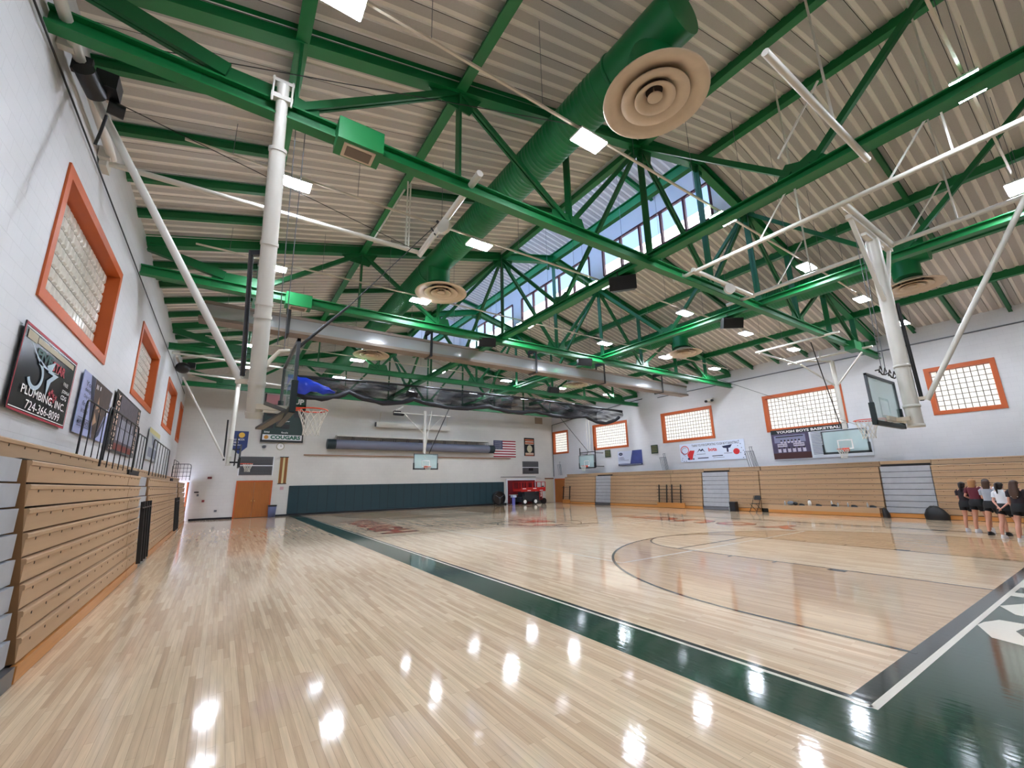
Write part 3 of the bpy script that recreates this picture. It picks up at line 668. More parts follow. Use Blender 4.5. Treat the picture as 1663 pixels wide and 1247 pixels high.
def part(t, name, mtl, fn): m = MB(); fn(m); return m.build(name, mtl, t)
XH, YH = Vector((1, 0, 0)), Vector((0, 1, 0))
def mastset(t, P, mx, my, z0, z1, r, m=WHITE):
    def f(q):
        q.cyl((mx, my, z0), (mx, my, z1), r, 20)
        for z in (z0+.03, z0+.45, z0+1.35): q.lathe((mx, my, z), [(r, -.03), (r+.015, -.03), (r+.015, .03), (r, .03)], 20)
    part(t, 'mast', m, f)
# near left, over the side court
t, P = hoop('near left basketball hoop seen edge on, thick white mast behind its board', (1.13, 7.65, 3.05), XH, NAVY)
MA, MB_ = Vector((.3, 7.65, 2.86)), Vector((.11, 6.32, 7.85))
def _mast(q):
    q.cyl(MA, MA.lerp(MB_, .8), .115, 20); q.cyl(MA.lerp(MB_, .78), MB_, .085, 20)
    for u in (.01, .1, .3, .34, .52, .8): q.cyl(MA.lerp(MB_, u), MA.lerp(MB_, u+.01), .128, 20)
part(t, 'mast', WHITE, _mast)
part(t, 'beam_clamp', WHITE, lambda q: (q.box((.11, 6.34, 7.62), (.3, .1, .08)), q.box((.11, 6.34, 7.9), (.3, .1, .06)), q.cyl((-.02, 6.3, 7.5), (-.02, 6.3, 7.95), .015, 8), q.cyl((.24, 6.3, 7.5), (.24, 6.3, 7.95), .015, 8)))
for y in (7.5, 7.8): part(t, 'support_arm', OFFW, lambda q: q.bar((.3, y, 3.02), (.72, y, 3.02), .06, .08))
part(t, 'upper_arm', OFFW, lambda q: q.tube([(.3, 7.5, 3.55), (.42, 7.65, 3.8), (.55, 7.62, 3.98), (.7, 7.6, 4.0)], .035, 8))
part(t, 'strut_lug', OFFW, lambda q: q.bar((.25, 7.6, 3.42), (.0, 7.65, 3.42), .07, .07))
part(t, 'lower_bracket', mat('bracket_grey', (96, 94, 90), .5, metal=.3), lambda q: (q.bar((.72, 7.2, 2.93), (.42, 8.3, 2.78), .12, .04), q.bar((.40, 7.3, 3.05), (.7, 7.3, 2.95), .05, .05)))
part(t, 'height_rod', mat('chrome_black', (70, 72, 76), .25, metal=.8), lambda q: (q.cyl((-.02, 7.05, 5.35), (.08, 7.6, 3.5), .035, 12), q.bar((-.02, 7.05, 5.3), (.2, 7.0, 5.35), .06, .08)))
part(t, 'side_strut', WHITE, lambda q: q.cyl((-2.2, 7.7, 7.5), (.05, 7.65, 3.45), .055, 14))
part(t, 'hoist_cable', GALV, lambda q: (q.cyl((.5, 7.5, 4.05), (.35, 6.6, 7.6), .008, 5), q.cyl((.62, 7.75, 4.0), (.5, 6.7, 7.6), .008, 5)))
part(t, 'fold_cable', BLACK, lambda q: (q.cyl((.72, 7.65, 3.98), (1.6, 7.68, 5.05), .03, 8, r1=.022), q.cyl((1.6, 7.68, 5.05), (3.35, 7.75, 7.45), .01, 6)))
# far left
t, P = hoop('far left basketball hoop on a white mast by the left wall', (1.02, 26.5, 3.05), XH, BLACK)
mastset(t, P, .15, 26.5, 2.95, 7.5, .11)
part(t, 'support_arm', BLACK, lambda q: (q.bar((.2, 26.2, 3.1), (.6, 26.2, 3.1), .06, .08), q.bar((.2, 26.8, 3.8), (.6, 26.8, 3.8), .06, .06), q.bar((.42, 26.0, 2.95), (.42, 26.0, 4.5), .05, .05), q.bar((.42, 27.0, 2.95), (.42, 27.0, 4.5), .05, .05)))
part(t, 'height_rod', BLACK, lambda q: q.cyl((-.1, 26.5, 5.3), (-.06, 26.5, 3.2), .04, 10))
part(t, 'side_strut', WHITE, lambda q: q.cyl((-2.25, 26.5, 7.35), (-.05, 26.5, 3.3), .05, 12))
# main court, near end: we look at the back of its board
t, P = hoop('near right basketball hoop seen from behind, hung on a thick white ceiling mast', (12.2, 3.5, 3.05), YH, NAVY)
mastset(t, P, 12.25, 2.68, 2.8, 7.25, .135)
part(t, 'support_arm', OFFW, lambda q: (q.bar((12.05, 2.7, 2.98), (12.05, 3.08, 2.98), .06, .08), q.bar((12.4, 2.7, 2.98), (12.4, 3.08, 2.98), .06, .08), q.bar((11.6, 2.95, 2.99), (12.9, 2.95, 2.99), .05, .09), q.bar((12.3, 2.62, 3.4), (12.3, 2.4, 3.4), .07, .07)))
part(t, 'winch_linkage', mat('dark_link', (60, 56, 52), .5, metal=.5), lambda q: [q.tube([(11.4+.2*i, 2.93, 4.0+.05*sin(i*2.)) for i in range(9)], .016, 6)]+[q.tube([(11.6+.3*k, 2.93, 3.98), (11.63+.3*k, 2.9, 4.12), (11.7+.3*k, 2.9, 4.05)], .012, 6) for k in range(5)])
part(t, 'height_rod', BLACK, lambda q: q.cyl((12.3, 2.52, 5.6), (12.3, 2.5, 3.35), .035, 12))
part(t, 'back_strut', WHITE, lambda q: q.cyl((12.3, 2.42, 3.35), (12.3, .15, 7.35), .05, 14))
part(t, 'hanger_frame', WHITE, lambda q: (q.bar((10.9, 2.68, 7.42), (13.6, 2.68, 7.42), .12, .1), q.bar((11.0, 2.68, 7.4), (12.12, 2.68, 5.7), .08, .08), q.bar((13.5, 2.68, 7.4), (12.38, 2.68, 5.75), .07, .07), q.bar((11.7, 2.68, 7.25), (12.85, 2.68, 7.25), .1, .07), q.cyl((10.4, 2.6, 7.5), (13.5, 2.6, 7.5), .07, 12)))
part(t, 'hoist_cable', GALV, lambda q: (q.cyl((11.7, 2.9, 4.0), (11.2, 2.7, 7.4), .008, 5), q.cyl((11.95, 2.9, 4.0), (11.45, 2.7, 7.3), .008, 5)))
# main court, far end
t, P = hoop('basketball hoop of the main court in front of the end wall', (12.05, 28.75, 3.05), -YH, BLACK)
mastset(t, P, 11.95, 29.25, 3.7, 7.1, .1)
part(t, 'hanger_frame', WHITE, lambda q: (q.bar((9.7, 29.2, 7.0), (11.5, 29.2, 8.0), .1, .1), q.bar((11.5, 29.2, 8.0), (11.5, 29.2, 8.7), .08, .08), q.bar((11.5, 29.2, 8.0), (14.2, 29.2, 7.75), .07, .07), q.bar((9.6, 29.3, 6.85), (14, 29.3, 6.85), .07, .07), q.bar((10.4, 29.3, 6.8), (11.9, 29.25, 5.4), .05, .05), q.bar((13.4, 29.3, 6.8), (12.0, 29.25, 5.4), .05, .05), q.bar((12.1, 28.4, 7.0), (11.95, 29.25, 3.9), .05, .05)))
part(t, 'fold_cable', BLACK, lambda q: q.cyl((12.3, 29.2, 4.0), (13.6, 28.2, 7.75), .03, 8))
part(t, 'winch', BLACK, lambda q: (q.box((10.2, 30.4, 7.0), (.5, .3, .3)), q.cyl((10.0, 30.4, 6.95), (10.7, 30.4, 6.95), .14, 12)))
# right wall, near and far
t, P = hoop('right side basketball hoop facing the court in front of the team banner', (23.88, 7.93, 3.05), -XH, NAVY)
mastset(t, P, 24.62, 7.93, 3.0, 7.4, .1)
part(t, 'hanger_frame', WHITE, lambda q: (q.cyl((19.7, 5.9, 7.4), (19.7, 9.15, 7.4), .05, 10), q.cyl((23.3, 5.9, 7.4), (23.3, 9.35, 7.4), .05, 10), q.cyl((19.7, 9.0, 7.35), (23.4, 9.0, 7.35), .05, 10), q.bar((23.4, 8.85, 7.3), (24.62, 7.93, 6.1), .06, .06), q.bar((23.6, 6.4, 7.3), (24.62, 7.93, 6.1), .06, .06), q.cyl((23.3, 8.7, 7.4), (24.6, 7.93, 7.4), .05, 10), q.cyl((22.0, 7.5, 7.38), (22.0, 7.5, 7.0), .03, 8)))
part(t, 'support_arm', WHITE, lambda q: (q.bar((24.62, 7.6, 3.02), (24.3, 7.6, 3.02), .05, .07), q.bar((24.62, 8.25, 3.9), (24.3, 8.25, 3.9), .05, .06), q.bar((24.62, 7.2, 3.02), (24.62, 8.6, 3.02), .06, .06)))
part(t, 'fold_cable', BLACK, lambda q: q.cyl((24.2, 7.93, 4.0), (19.9, 7.0, 7.3), .022, 8))
t, P = hoop('far right basketball hoop with a black frame close to the right wall', (24.72, 26.3, 3.05), -XH, BLACK)
part(t, 'wall_frame', BLACK, lambda q: (q.bar((25.25, 25.4, 2.9), (25.25, 25.4, 4.6), .06, .06), q.bar((25.25, 27.2, 2.9), (25.25, 27.2, 4.6), .06, .06), q.bar((25.3, 25.4, 4.2), (25.3, 27.3, 4.2), .06, .06), q.bar((25.2, 25.4, 4.1), (26.18, 25.4, 4.1), .05, .05), q.bar((25.2, 27.2, 4.1), (26.18, 27.2, 4.1), .05, .05), q.bar((25.25, 25.4, 3.0), (26.18, 25.4, 3.0), .05, .05), q.bar((25.3, 26.9, 3.2), (25.3, 26.3, 4.2), .03, .03)))
part(t, 'mast', WHITE, lambda q: (q.cyl((25.5, 26.2, 3.9), (25.5, 26.2, 7.0), .05, 10), q.cyl((25.5, 26.5, 3.9), (25.5, 26.5, 7.0), .03, 10)))
part(t, 'fold_cable', BLACK, lambda q: q.cyl((25.3, 26.2, 4.2), (21.2, 24.8, 6.6), .02, 6))

# pipes that carry the side hoops
def pipe(lab, pts, r, extra=None, m=WHITE, cat='pipe', nm='ceiling_pipe'):
    t_ = MB(); t_.tube(pts, r, 10)
    if extra: extra(t_)
    return t_.build(nm, m, label=lab, cat=cat)
pipe('white pipe running along the upper left wall above the first window', [(-2.28, 5.6, 7.6), (-2.28, 9.3, 7.6)], .07, lambda q: [q.box((-2.36, y, 7.6), (.16, .1, .2)) for y in (6.9, 9.2)])
pipe('white pipe crossing from the left wall behind the near left mast', [(-2.4, 9.4, 7.55), (3.6, 9.4, 7.6)], .055, lambda q: q.box((-2.38, 9.4, 7.55), (.1, .3, .3)))
t = thing('swing_tube', 'white swing tube with round end pulley hung under the nearest truss, left', 'tube', (3.5, 7.8, 7.6))
part(t, 'tube', WHITE, lambda q: (q.cyl((3.58, 9.45, 7.58), (3.47, 6.1, 7.62), .07, 14), q.cyl((3.58, 9.4, 7.5), (3.5, 7.9, 7.48), .035, 8)))
part(t, 'pulley_disc', WHITE, lambda q: q.cyl((3.44, 7.7, 7.38), (3.52, 7.75, 7.38), .16, 24))
part(t, 'pulley_bracket', BLACK, lambda q: (q.tube([(3.4, 8.3, 7.65), (3.6, 8.35, 7.5), (3.45, 8.2, 7.45)], .02, 6), q.tube([(3.35, 7.85, 7.55), (3.5, 7.8, 7.4)], .03, 6)))
for x, y in ((3.25, 9.38), (2.4, 9.4), (3.15, 9.3), (3.5, 6.6)):
    m = MB(); m.cyl((x, y, 7.6), (x if x > 3 else 3.1, y, roof_z(x)-.5 if y > 7 else 7.7), .022, 8); m.build('hanger_rod', WHITE, t)
t = thing('winch_motor', 'black winch motor clamped to the white pipe high on the left wall', 'motor', (-2.2, 7.4, 7.4))
part(t, 'motor', BLACK, lambda q: (q.cyl((-2.18, 7.0, 7.38), (-2.1, 7.35, 7.3), .12, 16), q.box((-2.0, 7.32, 7.5), (.24, .3, .24)), q.cyl((-2.0, 7.45, 7.28), (-1.82, 7.5, 7.28), .1, 12)))
part(t, 'clamp', BLACK, lambda q: q.box((-2.25, 7.15, 7.55), (.2, .08, .26)))
part(t, 'clamp', BLACK, lambda q: q.box((-2.15, 7.4, 7.6), (.16, .2, .1)))
part(t, 'cable_tail', BLACK, lambda q: q.tube([(-2.0, 7.5, 7.15), (-2.05, 7.6, 6.9), (-2.1, 7.7, 6.75)], .02, 6))
t = thing('winch_motor', 'small black winch motor at the far end of the left wall', 'motor', (-2.2, 24.2, 7.3))
part(t, 'motor', BLACK, lambda q: (q.ell((-2.1, 24.2, 7.3), (.3, .4, .25), 12, 8), q.box((-1.8, 24.3, 7.45), (.3, .4, .25))))
part(t, 'bracket', WHITE, lambda q: q.bar((-2.3, 23.3, 7.6), (-2.2, 26.3, 7.55), .1, .1))
pipe('far white pipe from the left wall, above the fourth window', [(-2.42, 22.6, 7.55), (2.0, 22.6, 7.45)], .05)
pipe('farthest white pipe from the left wall to the far left mast', [(-2.42, 26.2, 7.55), (3.0, 26.2, 7.3)], .05)
pipe('left of two long white pipes holding the near right mast', [(10.38, -.8, 7.5), (10.42, 6.8, 7.5)], .055)
pipe('right of two long white pipes holding the near right mast', [(13.45, -.8, 7.5), (13.5, 6.95, 7.5)], .055)
t = thing('cross_tube', 'white cross tube with round pulley between the two long pipes, under the nearest truss', 'tube', (12, 6.1, 7.5))
part(t, 'tube', WHITE, lambda q: q.cyl((10.3, 6.1, 7.52), (13.6, 6.1, 7.52), .06, 12))
part(t, 'pulley_disc', WHITE, lambda q: q.cyl((12.0, 6.0, 7.35), (12.05, 6.08, 7.35), .16, 24))
pipe('white pipe hanging crosswise right of the nearest big diffuser', [(5.6, 1.86, 7.55), (9.35, 1.84, 7.55)], .055)
for x, y in ((7.9, 1.85), (10.4, 3.4), (10.4, .9), (13.45, 4.4), (13.45, 1.4), (10.4, 6.5), (13.45, 6.5)):
    m = MB(); m.bar((x, y, 7.55), (x+.05, y+.02, roof_z(x)-.3 if y < 6 else 7.7), .05, .03)
    if y < 6: m.bar((x, y+.9, 7.55), (x+.05, y+.1, 8.6), .03, .03)
    m.build('pipe_hanger', WHITE, label='white hanger brace at %.1f m holding the %s white pipe near the camera' % (y, 'left' if x < 11 else 'right'), cat='brace', group='white pipe hangers')
for (a, b_, lb) in (((-2.0, 7.6, 7.5), (3.3, 9.3, 7.6), 'thin dark cable from the left winch motor to the swing tube'), ((-2.2, 7.0, 7.9), (4.9, 4.7, 8.3), 'thin dark cable from the left wall towards the big duct'), ((10.0, 12, 7.8), (24.3, 7.3, 4.1), 'thin dark cable drooping to the right mast')):
    m = MB(); m.cyl(a, b_, .008, 5); m.build('cable', BLACK, label=lb, cat='cable')
# ---------------------------------------------------------------- folded bleachers
RH, K0 = .245, .19
def bleacher(side, y0, y1, lab, kick=(None, None), kx=0, endpanel=None):
    s = 1 if side == 'L' else -1; fx = -1.47 if s > 0 else 24.74
    zs = 1.0 if s > 0 else 1.03
    X = lambda dpt: fx-s*dpt
    t = thing('bleacher_section', lab, 'bleachers', (fx-s*.4, (y0+y1)/2, 0), 'folded bleacher sections along the %s wall' % ('left' if s > 0 else 'right'))
    lipped = [(0, .0), (0, .165), (.013, .176), (.013, .21), (.004, .224), (-.22, .224), (-.22, 0)]
    for k in range(9):
        z = (K0+RH*k)*zs; back = 0
        dpt = .03*k+(.24 if k == 8 else 0); m = MB()
        if k == 8 and z > 9: continue
        pr_ = [(X(dpt)+s*a, z+b_*zs) for a, b_ in lipped]
        n = len(pr_); m.add([(a, y0+.006, b_) for a, b_ in pr_]+[(a, y1-.006, b_) for a, b_ in pr_], [(i, (i+1) % n, n+(i+1) % n, n+i) for i in range(n)]+[tuple(range(n))[::-1], tuple(range(n, 2*n))])
        m.mi = 1; y = y0+.3
        while y < y1-.1: m.bb((X(dpt)+s*.0, y-.008, z+.14*zs), (X(dpt)+s*.004, y+.008, z+.168*zs)); y += .4572
        m.build('seat_row', [PLAST, SEAMB], t)
    m = MB(); m.bb((X(.06), y0+.02, .03), (LW+.01 if s > 0 else RW-.01, y1-.02, K0+.01)); m.bb((X(.28), y0+.01, K0), (LW+.01 if s > 0 else RW-.01, y1-.01, (K0+RH*8)*zs)); m.bb((X(.5), y0+.01, 2.), (LW+.01 if s > 0 else RW-.01, y1-.01, (K0+RH*9)*zs-.03)); m.build('dark_filler', SEAMB, t)  # added solid dark boxes that close the view behind the rows
    a, b_ = kick; a = y0 if a is None else a; b_ = y1 if b_ is None else b_
    m = MB(); m.bb((X(-.02-kx), a, .012), (X(.03), b_, K0-.02)); m.build('kick_board', KICK, t)
    if endpanel is not None:
        m = MB(); e = endpanel; pts = [(X(.03*k), e, (K0+RH*k)*zs) for k in range(9)]
        m.prism([(X(.0), e, K0), (X(.24), e, (K0+RH*8)*zs-.02), (LW+.02 if s > 0 else RW-.02, e, (K0+RH*8)*zs-.02), (LW+.02 if s > 0 else RW-.02, e, K0)], (0, -1, 0), .012); m.build('end_panel', PLASTD, t)
    return t
def gap_panel(side, y0, y1, lab):
    s = 1 if side == 'L' else -1; fx = -1.47 if s > 0 else 24.74; X = lambda dpt: fx-s*dpt; zs = 1.0 if s > 0 else 1.03
    t = thing('gap_panel', lab, 'panel', (fx-s*.3, (y0+y1)/2, 0), 'grey panels between bleacher sections')
    for k in range(8):
        z = (K0+RH*k)*zs; m = MB(); m.sweep([(-.07, 0), (.07, 0), (.07, RH*zs-.02), (-.07, RH*zs-.02)], (X(.12+.03*k), y0+.01, z+.005), (X(.12+.03*k), y1-.01, z+.005)); m.build('panel_slat', GAPP, t)
    m = MB(); m.bb((X(.4), y0, (K0+8*RH)*zs-.2), (X(.3), y1, (K0+8*RH)*zs-.02)); m.build('blue_header', mat('panel_header', (44, 54, 74), .5), t)
    z8 = (K0+RH*8)*zs; m = MB(); m.bb((X(.48), y0-.01, z8), (X(.7), y1+.01, z8+.224*zs)); m.build('top_seat_row', PLAST, t)
    m = MB(); m.bb((X(-.02), y0, .012), (X(.2), y1, K0-.01)); m.build('step', KICK if s < 0 and y0 < 10 else GALV, t)
    m = MB(); m.bb((X(.44), y0+.01, .02), (LW+.01 if s > 0 else RW-.01, y1-.01, 2.3)); m.build('dark_filler', SEAMB, t)  # dark box added behind the slats to fill the inside
bleacher('L', -1.5, 4.65, 'tan folded bleachers on the left wall, nearest the camera')
gap_panel('L', 4.67, 6.45, 'grey slatted gap panel at the left edge beside the nearest long bleachers')
bleacher('L', 6.5, 12.35, 'long tan folded bleachers below the plumbing banner on the left', endpanel=6.51)
bleacher('L', 12.37, 13.9, 'short tan bleachers with black rails hung on the front, left side')
gap_panel('L', 13.92, 15.45, 'grey slatted gap panel midway along the left bleachers')
bleacher('L', 15.5, 21.3, 'tan folded bleachers past the left middle gap panel', endpanel=15.51)
bleacher('L', 21.32, 24.6, 'tan folded bleachers behind the second set of black rails, left')
gap_panel('L', 24.62, 25.6, 'grey slatted gap panel toward the far end of the left bleachers')
bleacher('L', 25.65, 29.6, 'farthest tan folded bleachers on the left wall', endpanel=25.66)
bleacher('R', .2, 5.32, 'tan folded bleachers behind the standing people, right', kick=(.2, 5.2))
gap_panel('R', 5.34, 7.05, 'grey slatted gap panel left of the standing people, right side')
bt = bleacher('R', 7.08, 12.42, 'tan folded bleachers with the front row pulled out as a bench', kick=(7.2, 11.95), kx=.3)
m = MB(); m.bb((24.42, 7.2, .17), (24.74, 11.95, .2)); m.bb((24.42, 7.2, .2), (24.46, 11.95, .37)); m.bb((24.42, 7.2, .37), (24.74, 11.95, .4)); m.build('pulled_out_row', PLAST, bt)
bleacher('R', 12.46, 14.22, 'short tan bleachers right of the middle gap panel, right side')
gap_panel('R', 14.25, 15.92, 'pinkish-grey slatted gap panel in the middle of the right bleachers')
bleacher('R', 15.95, 18.18, 'short tan bleachers between the middle gap panel and the hung rails')
bleacher('R', 18.2, 23.6, 'tan folded bleachers below the blue and white banner')
gap_panel('R', 23.62, 25.22, 'grey slatted gap panel toward the far end of the right bleachers')
bleacher('R', 25.25, 29.0, 'farthest tan folded bleachers on the right wall', endpanel=None)

def rack(x, s, y0, y1, z0, z1, n, bars, lab):
    t = thing('aisle_rail', lab, 'rail', (x, (y0+y1)/2, z0), 'black aisle rails hung on the bleacher fronts')
    for i in range(n):
        y = y0+(y1-y0)*i/(n-1); m = MB(); m.bar((x, y+.12*(1 if s > 0 else -.3), z1), (x+s*.1, y, z0), .07, .05); m.build('upright', BLACK, t)
    for j in range(bars):
        z = z1-.12-j*(z1-z0)*.7/max(1, bars-1); m = MB(); m.bar((x+s*.03, y0-.15, z), (x+s*.03, y1+.15, z), .025, .025); m.build('cross_bar', BLACK, t)
rack(-1.36, 1, 12.1, 13.2, .32, 1.56, 4, 1, 'set of black rails hung on the left bleachers before the gap panel')
rack(-1.36, 1, 20.4, 21.6, .32, 1.5, 3, 1, 'far set of black rails hung on the left bleachers')
rack(24.6, -1, 18.35, 18.95, .35, 1.5, 2, 5, 'black ladder-like rails hung on the right bleachers, left of the seam')
rack(24.6, -1, 17.3, 17.95, .35, 1.5, 2, 5, 'black ladder-like rails hung on the right bleachers, right of the seam')
rack(24.6, -1, 28.0, 28.8, .35, 1.45, 2, 2, 'dark rails hung on the far end of the right bleachers')
KB = MB
for y0, y1, lb in ((28.1, 29.0, 'far end'), (17.1, 19.2, 'ladder rails')):
    m = MB(); m.bb((24.6, y0, .02), (24.66, y1, .34)); m.build('wooden_skirt', KICK, label='orange wooden skirt board under the %s on the right' % lb, cat='board')

def guard(x, y0, y1, z0, z1, n, lab, axis='y', grid=0):
    t = thing('guard_rail', lab, 'railing', (x, y0, z0), 'black guard rails standing on the bleachers')
    pt = (lambda a, z: (x, a, z)) if axis == 'y' else (lambda a, z: (a, y0, z))
    a0, a1 = (y0, y1) if axis == 'y' else (x, y1)
    if axis == 'x': pt = lambda a, z: (a, y0, z)
    c = .12*(1 if a1 > a0 else -1)
    m = MB(); m.tube([pt(a0, z0), pt(a0, z1-.12), pt(a0+c*.3, z1-.03), pt(a0+c, z1), pt(a1-c, z1), pt(a1-c*.3, z1-.03), pt(a1, z1-.12), pt(a1, z0)], .016, 8); m.build('frame', BLACK, t)
    for i in range(1, n): a = a0+(a1-a0)*i/n; m = MB(); m.cyl(pt(a, z0), pt(a, z1), .009, 6); m.build('baluster', BLACK, t)
    for j in range(grid): z = z0+(z1-z0)*(j+1)/(grid+1); m = MB(); m.cyl(pt(a0, z), pt(a1, z), .012, 6); m.build('mid_rail', BLACK, t)
guard(-2.08, 10.0, 11.9, 2.4, 3.35, 4, 'black guard rail in front of the plumbing and purple banners, left')
guard(-1.72, 9.7, 12.8, 2.2, 3.2, 6, 'black guard rail in front of the team photo banner, left')
guard(-2.08, 15.6, 17.2, 2.4, 3.35, 3, 'narrow black guard rail between the team photo and small banner')
guard(-1.72, 15.6, 20.0, 2.2, 3.2, 6, 'black guard rail below the small pale banner, left')
guard(-2.08, 26.9, 29.6, 2.4, 3.25, 2, 'narrow black guard rail near the far end, left')
guard(-2.3, 29.5, -1.5, 2.28, 3.15, 5, 'black grid guard rail closing the far end of the left bleachers', axis='x', grid=3)
for (y, dx, lb) in ((30.3, .5, 'far end of the right bleachers'), (19.0, .35, 'left of the sponsor banner'), (13.0, .35, 'between the sponsor and team banners')):
    t = thing('guard_rail', 'stack of grey guard rail panels standing on the bleachers, '+lb if len(lb) < 30 else 'grey guard rail panels standing between the sponsor and team banners', 'railing', (25.6, y, 2.4), 'grey guard rails on the right bleachers')
    for k, (zz, w_) in enumerate(((3.35, .55), (3.6, .2))):
        for i in range(5 if k == 0 else 2):
            yy = y+.28-i*(.5/4)-(.3 if k else 0); m = MB(); m.cyl((25.55, yy-.08, 2.45 if y < 30 else 2.4), (25.55, yy+.08, zz), .014, 6); m.build('baluster', GALV, t)
        m = MB(); m.cyl((25.55, y+.36-(.3 if k else 0), zz), (25.55, y-.14 if k == 0 else y-.12, zz), .014, 6); m.build('top_rail', GALV, t)

# ---------------------------------------------------------------- banners on the side walls (flat prints)
def banner(name, lab, side, ya, yb, z0, z1, layers, base, tilt=0):
    """layers: (material, drawing function(mb, U)) where U(u,v) maps 0..1 to the print; u runs left to right as read"""
    s = 1 if side == 'L' else -1; x = LW+.05 if s > 0 else RW-.05
    t = MB(); t.bb((x-.006, min(ya, yb), z0), (x+.006, max(ya, yb), z1)); o = t.build(name, base, label=lab, cat='banner')
    Yd = 1 if s > 0 else -1; Wd = abs(yb-ya); st_ = min(ya, yb) if s > 0 else max(ya, yb)
    for i, (nm, ml, fn) in enumerate(layers):
        xx = x+s*(.008+.002*i); m = MB()
        def U(u, v): return V(xx, st_+Yd*u*Wd, z0+v*(z1-z0))
        fn(m, U, V(0, Yd, 0)*Wd, V(0, 0, z1-z0)); m.build(nm, ml, o)
    return o
def R(m, U, u0, v0, u1, v1): m.add([U(u0, v0), U(u1, v0), U(u1, v1), U(u0, v1)], [(0, 1, 2, 3)])
def PG(m, U, pts): m.add([U(*p) for p in pts], [tuple(range(len(pts)))])
def T(m, U, Wv, Hv, body, u, v, w_, h_, bold=.01): text(m, body, U(u, v), Wv, Hv, w_, h_, bold)
def ringp(m, U, cu, cv, r0, r1, a0=0, a1=2*pi, n=24, asp=1):
    vs = [U(cu+r*cos(a), cv+r*asp*sin(a)) for r in (r0, r1) for a in [a0+(a1-a0)*i/n for i in range(n+1)]]
    m.add(vs, [(i, i+1, n+2+i, n+1+i) for i in range(n)])
BB = mat('banner_black', (16, 18, 20), .25); BRED = mat('banner_red', (168, 32, 52), .5); BGOLD = mat('banner_tan', (168, 156, 128), .5); BSIL = mat('banner_silver', (176, 196, 208), .4); BGRN = mat('banner_green', (20, 70, 62), .5)
banner('wall_banner', 'black plumbing company banner with white number 57 and phone number, red border', 'L', 7.95, 10.38, 2.86, 4.04, [
    ('border', BRED, lambda m, U, W_, H_: [R(m, U, 0, 0, 1, .025), R(m, U, 0, .97, 1, 1), R(m, U, 0, 0, .012, 1), R(m, U, .985, 0, 1, 1)]),
    ('border_line', TEXTW, lambda m, U, W_, H_: [R(m, U, .02, .035, .98, .045), R(m, U, .02, .945, .98, .955), R(m, U, .975, .04, .98, .95)]),
    ('tan_ribbon', BGOLD, lambda m, U, W_, H_: [R(m, U, .05, .83, .2, .93), R(m, U, .21, .85, .93, .92)]),
    ('star_word', BRED, lambda m, U, W_, H_: [T(m, U, W_, H_, 'STAR', .52, .66, .26, .13, .03)]),
    ('five_word', BGRN, lambda m, U, W_, H_: [T(m, U, W_, H_, 'FIVE', .24, .68, .26, .13, .03)]),
    ('numerals', BSIL, lambda m, U, W_, H_: [ringp(m, U, .28, .49, .09, .125, -2.7, 1.5, 24, 1.5), PG(m, U, [(.3, .63), (.12, .82), (.26, .7), (.44, .64), (.42, .67), (.56, .78), (.52, .64), (.66, .66), (.5, .62)]), PG(m, U, [(.46, .63), (.66, .63), (.54, .5), (.5, .3), (.47, .5), (.56, .6), (.46, .6)])]),
    ('red_stars', BRED, lambda m, U, W_, H_: [PG(m, U, [(u+.03*(1 if k % 2 else .4)*cos(k*pi/5), v+.05*(1 if k % 2 else .4)*sin(k*pi/5)) for k in range(10)]) for u, v in ((.56, .36), (.6, .4), (.64, .36), (.6, .3), (.66, .3), (.69, .35))]),
    ('lettering', TEXTW, lambda m, U, W_, H_: [T(m, U, W_, H_, 'PLUMBING, INC.', .12, .2, .78, .12, .01), T(m, U, W_, H_, '724-366-8099', .22, .06, .62, .11, .0), T(m, U, W_, H_, 'FREE', .78, .56, .1, .05, .0), T(m, U, W_, H_, 'JOSHUA', .78, .45, .16, .06), T(m, U, W_, H_, 'CDG', .78, .37, .12, .06)])], BB)
LAV = mat('banner_lavender', (160, 166, 206), .5); DKB = mat('banner_navy', (40, 44, 66), .5); BRN = mat('banner_brown', (70, 54, 46), .6, noise=.5, nscale=5); SKN = mat('banner_tan_figure', (176, 140, 110), .6)
banner('wall_banner', 'lavender banner with slanted script and a dark photo strip, left wall', 'L', 10.94, 13.4, 2.88, 4.06, [
    ('dark_swoosh', DKB, lambda m, U, W_, H_: [PG(m, U, [(.2, 1), (.34, 1), (.4, .6), (.52, 0), (.44, 0), (.3, .6)]), PG(m, U, [(.95, .7), (1, .72), (.78, .1), (.66, 0), (.62, 0), (.85, .4)])]),
    ('photo', BRN, lambda m, U, W_, H_: [PG(m, U, [(.34, 1), (1, .99), (.96, .7), (.75, .25), (.62, 0), (.54, 0), (.4, .6)])]),
    ('photo_figures', SKN, lambda m, U, W_, H_: [PG(m, U, [(.5, .5), (.55, .75), (.6, .55)]), PG(m, U, [(.6, .5), (.68, .62), (.7, .45)]), PG(m, U, [(.48, .2), (.5, .45), (.6, .3)])]),
    ('photo_lights', TEXTW, lambda m, U, W_, H_: [R(m, U, .4, .84, .42, .92), R(m, U, .44, .84, .46, .92), R(m, U, .52, .86, .55, .93), R(m, U, .86, .5, .93, .62)]),
    ('script', DKB, lambda m, U, W_, H_: [T(m, U, W_, H_, w_, .08, .78-.11*i, .2, .08) for i, w_ in enumerate(('You', 'design', 'Only the', 'finish', 'in travel'))]+[T(m, U, W_, H_, 'MANORHOUSE', .04, .14, .4, .09), R(m, U, .04, .25, .44, .26), R(m, U, .04, .12, .44, .13)])], LAV)
GRY = mat('banner_photo', (86, 78, 84), .5, noise=.7, nscale=7); PNK = mat('banner_cream_text', (214, 186, 166), .6); MRN = mat('banner_maroon', (122, 54, 44), .5)
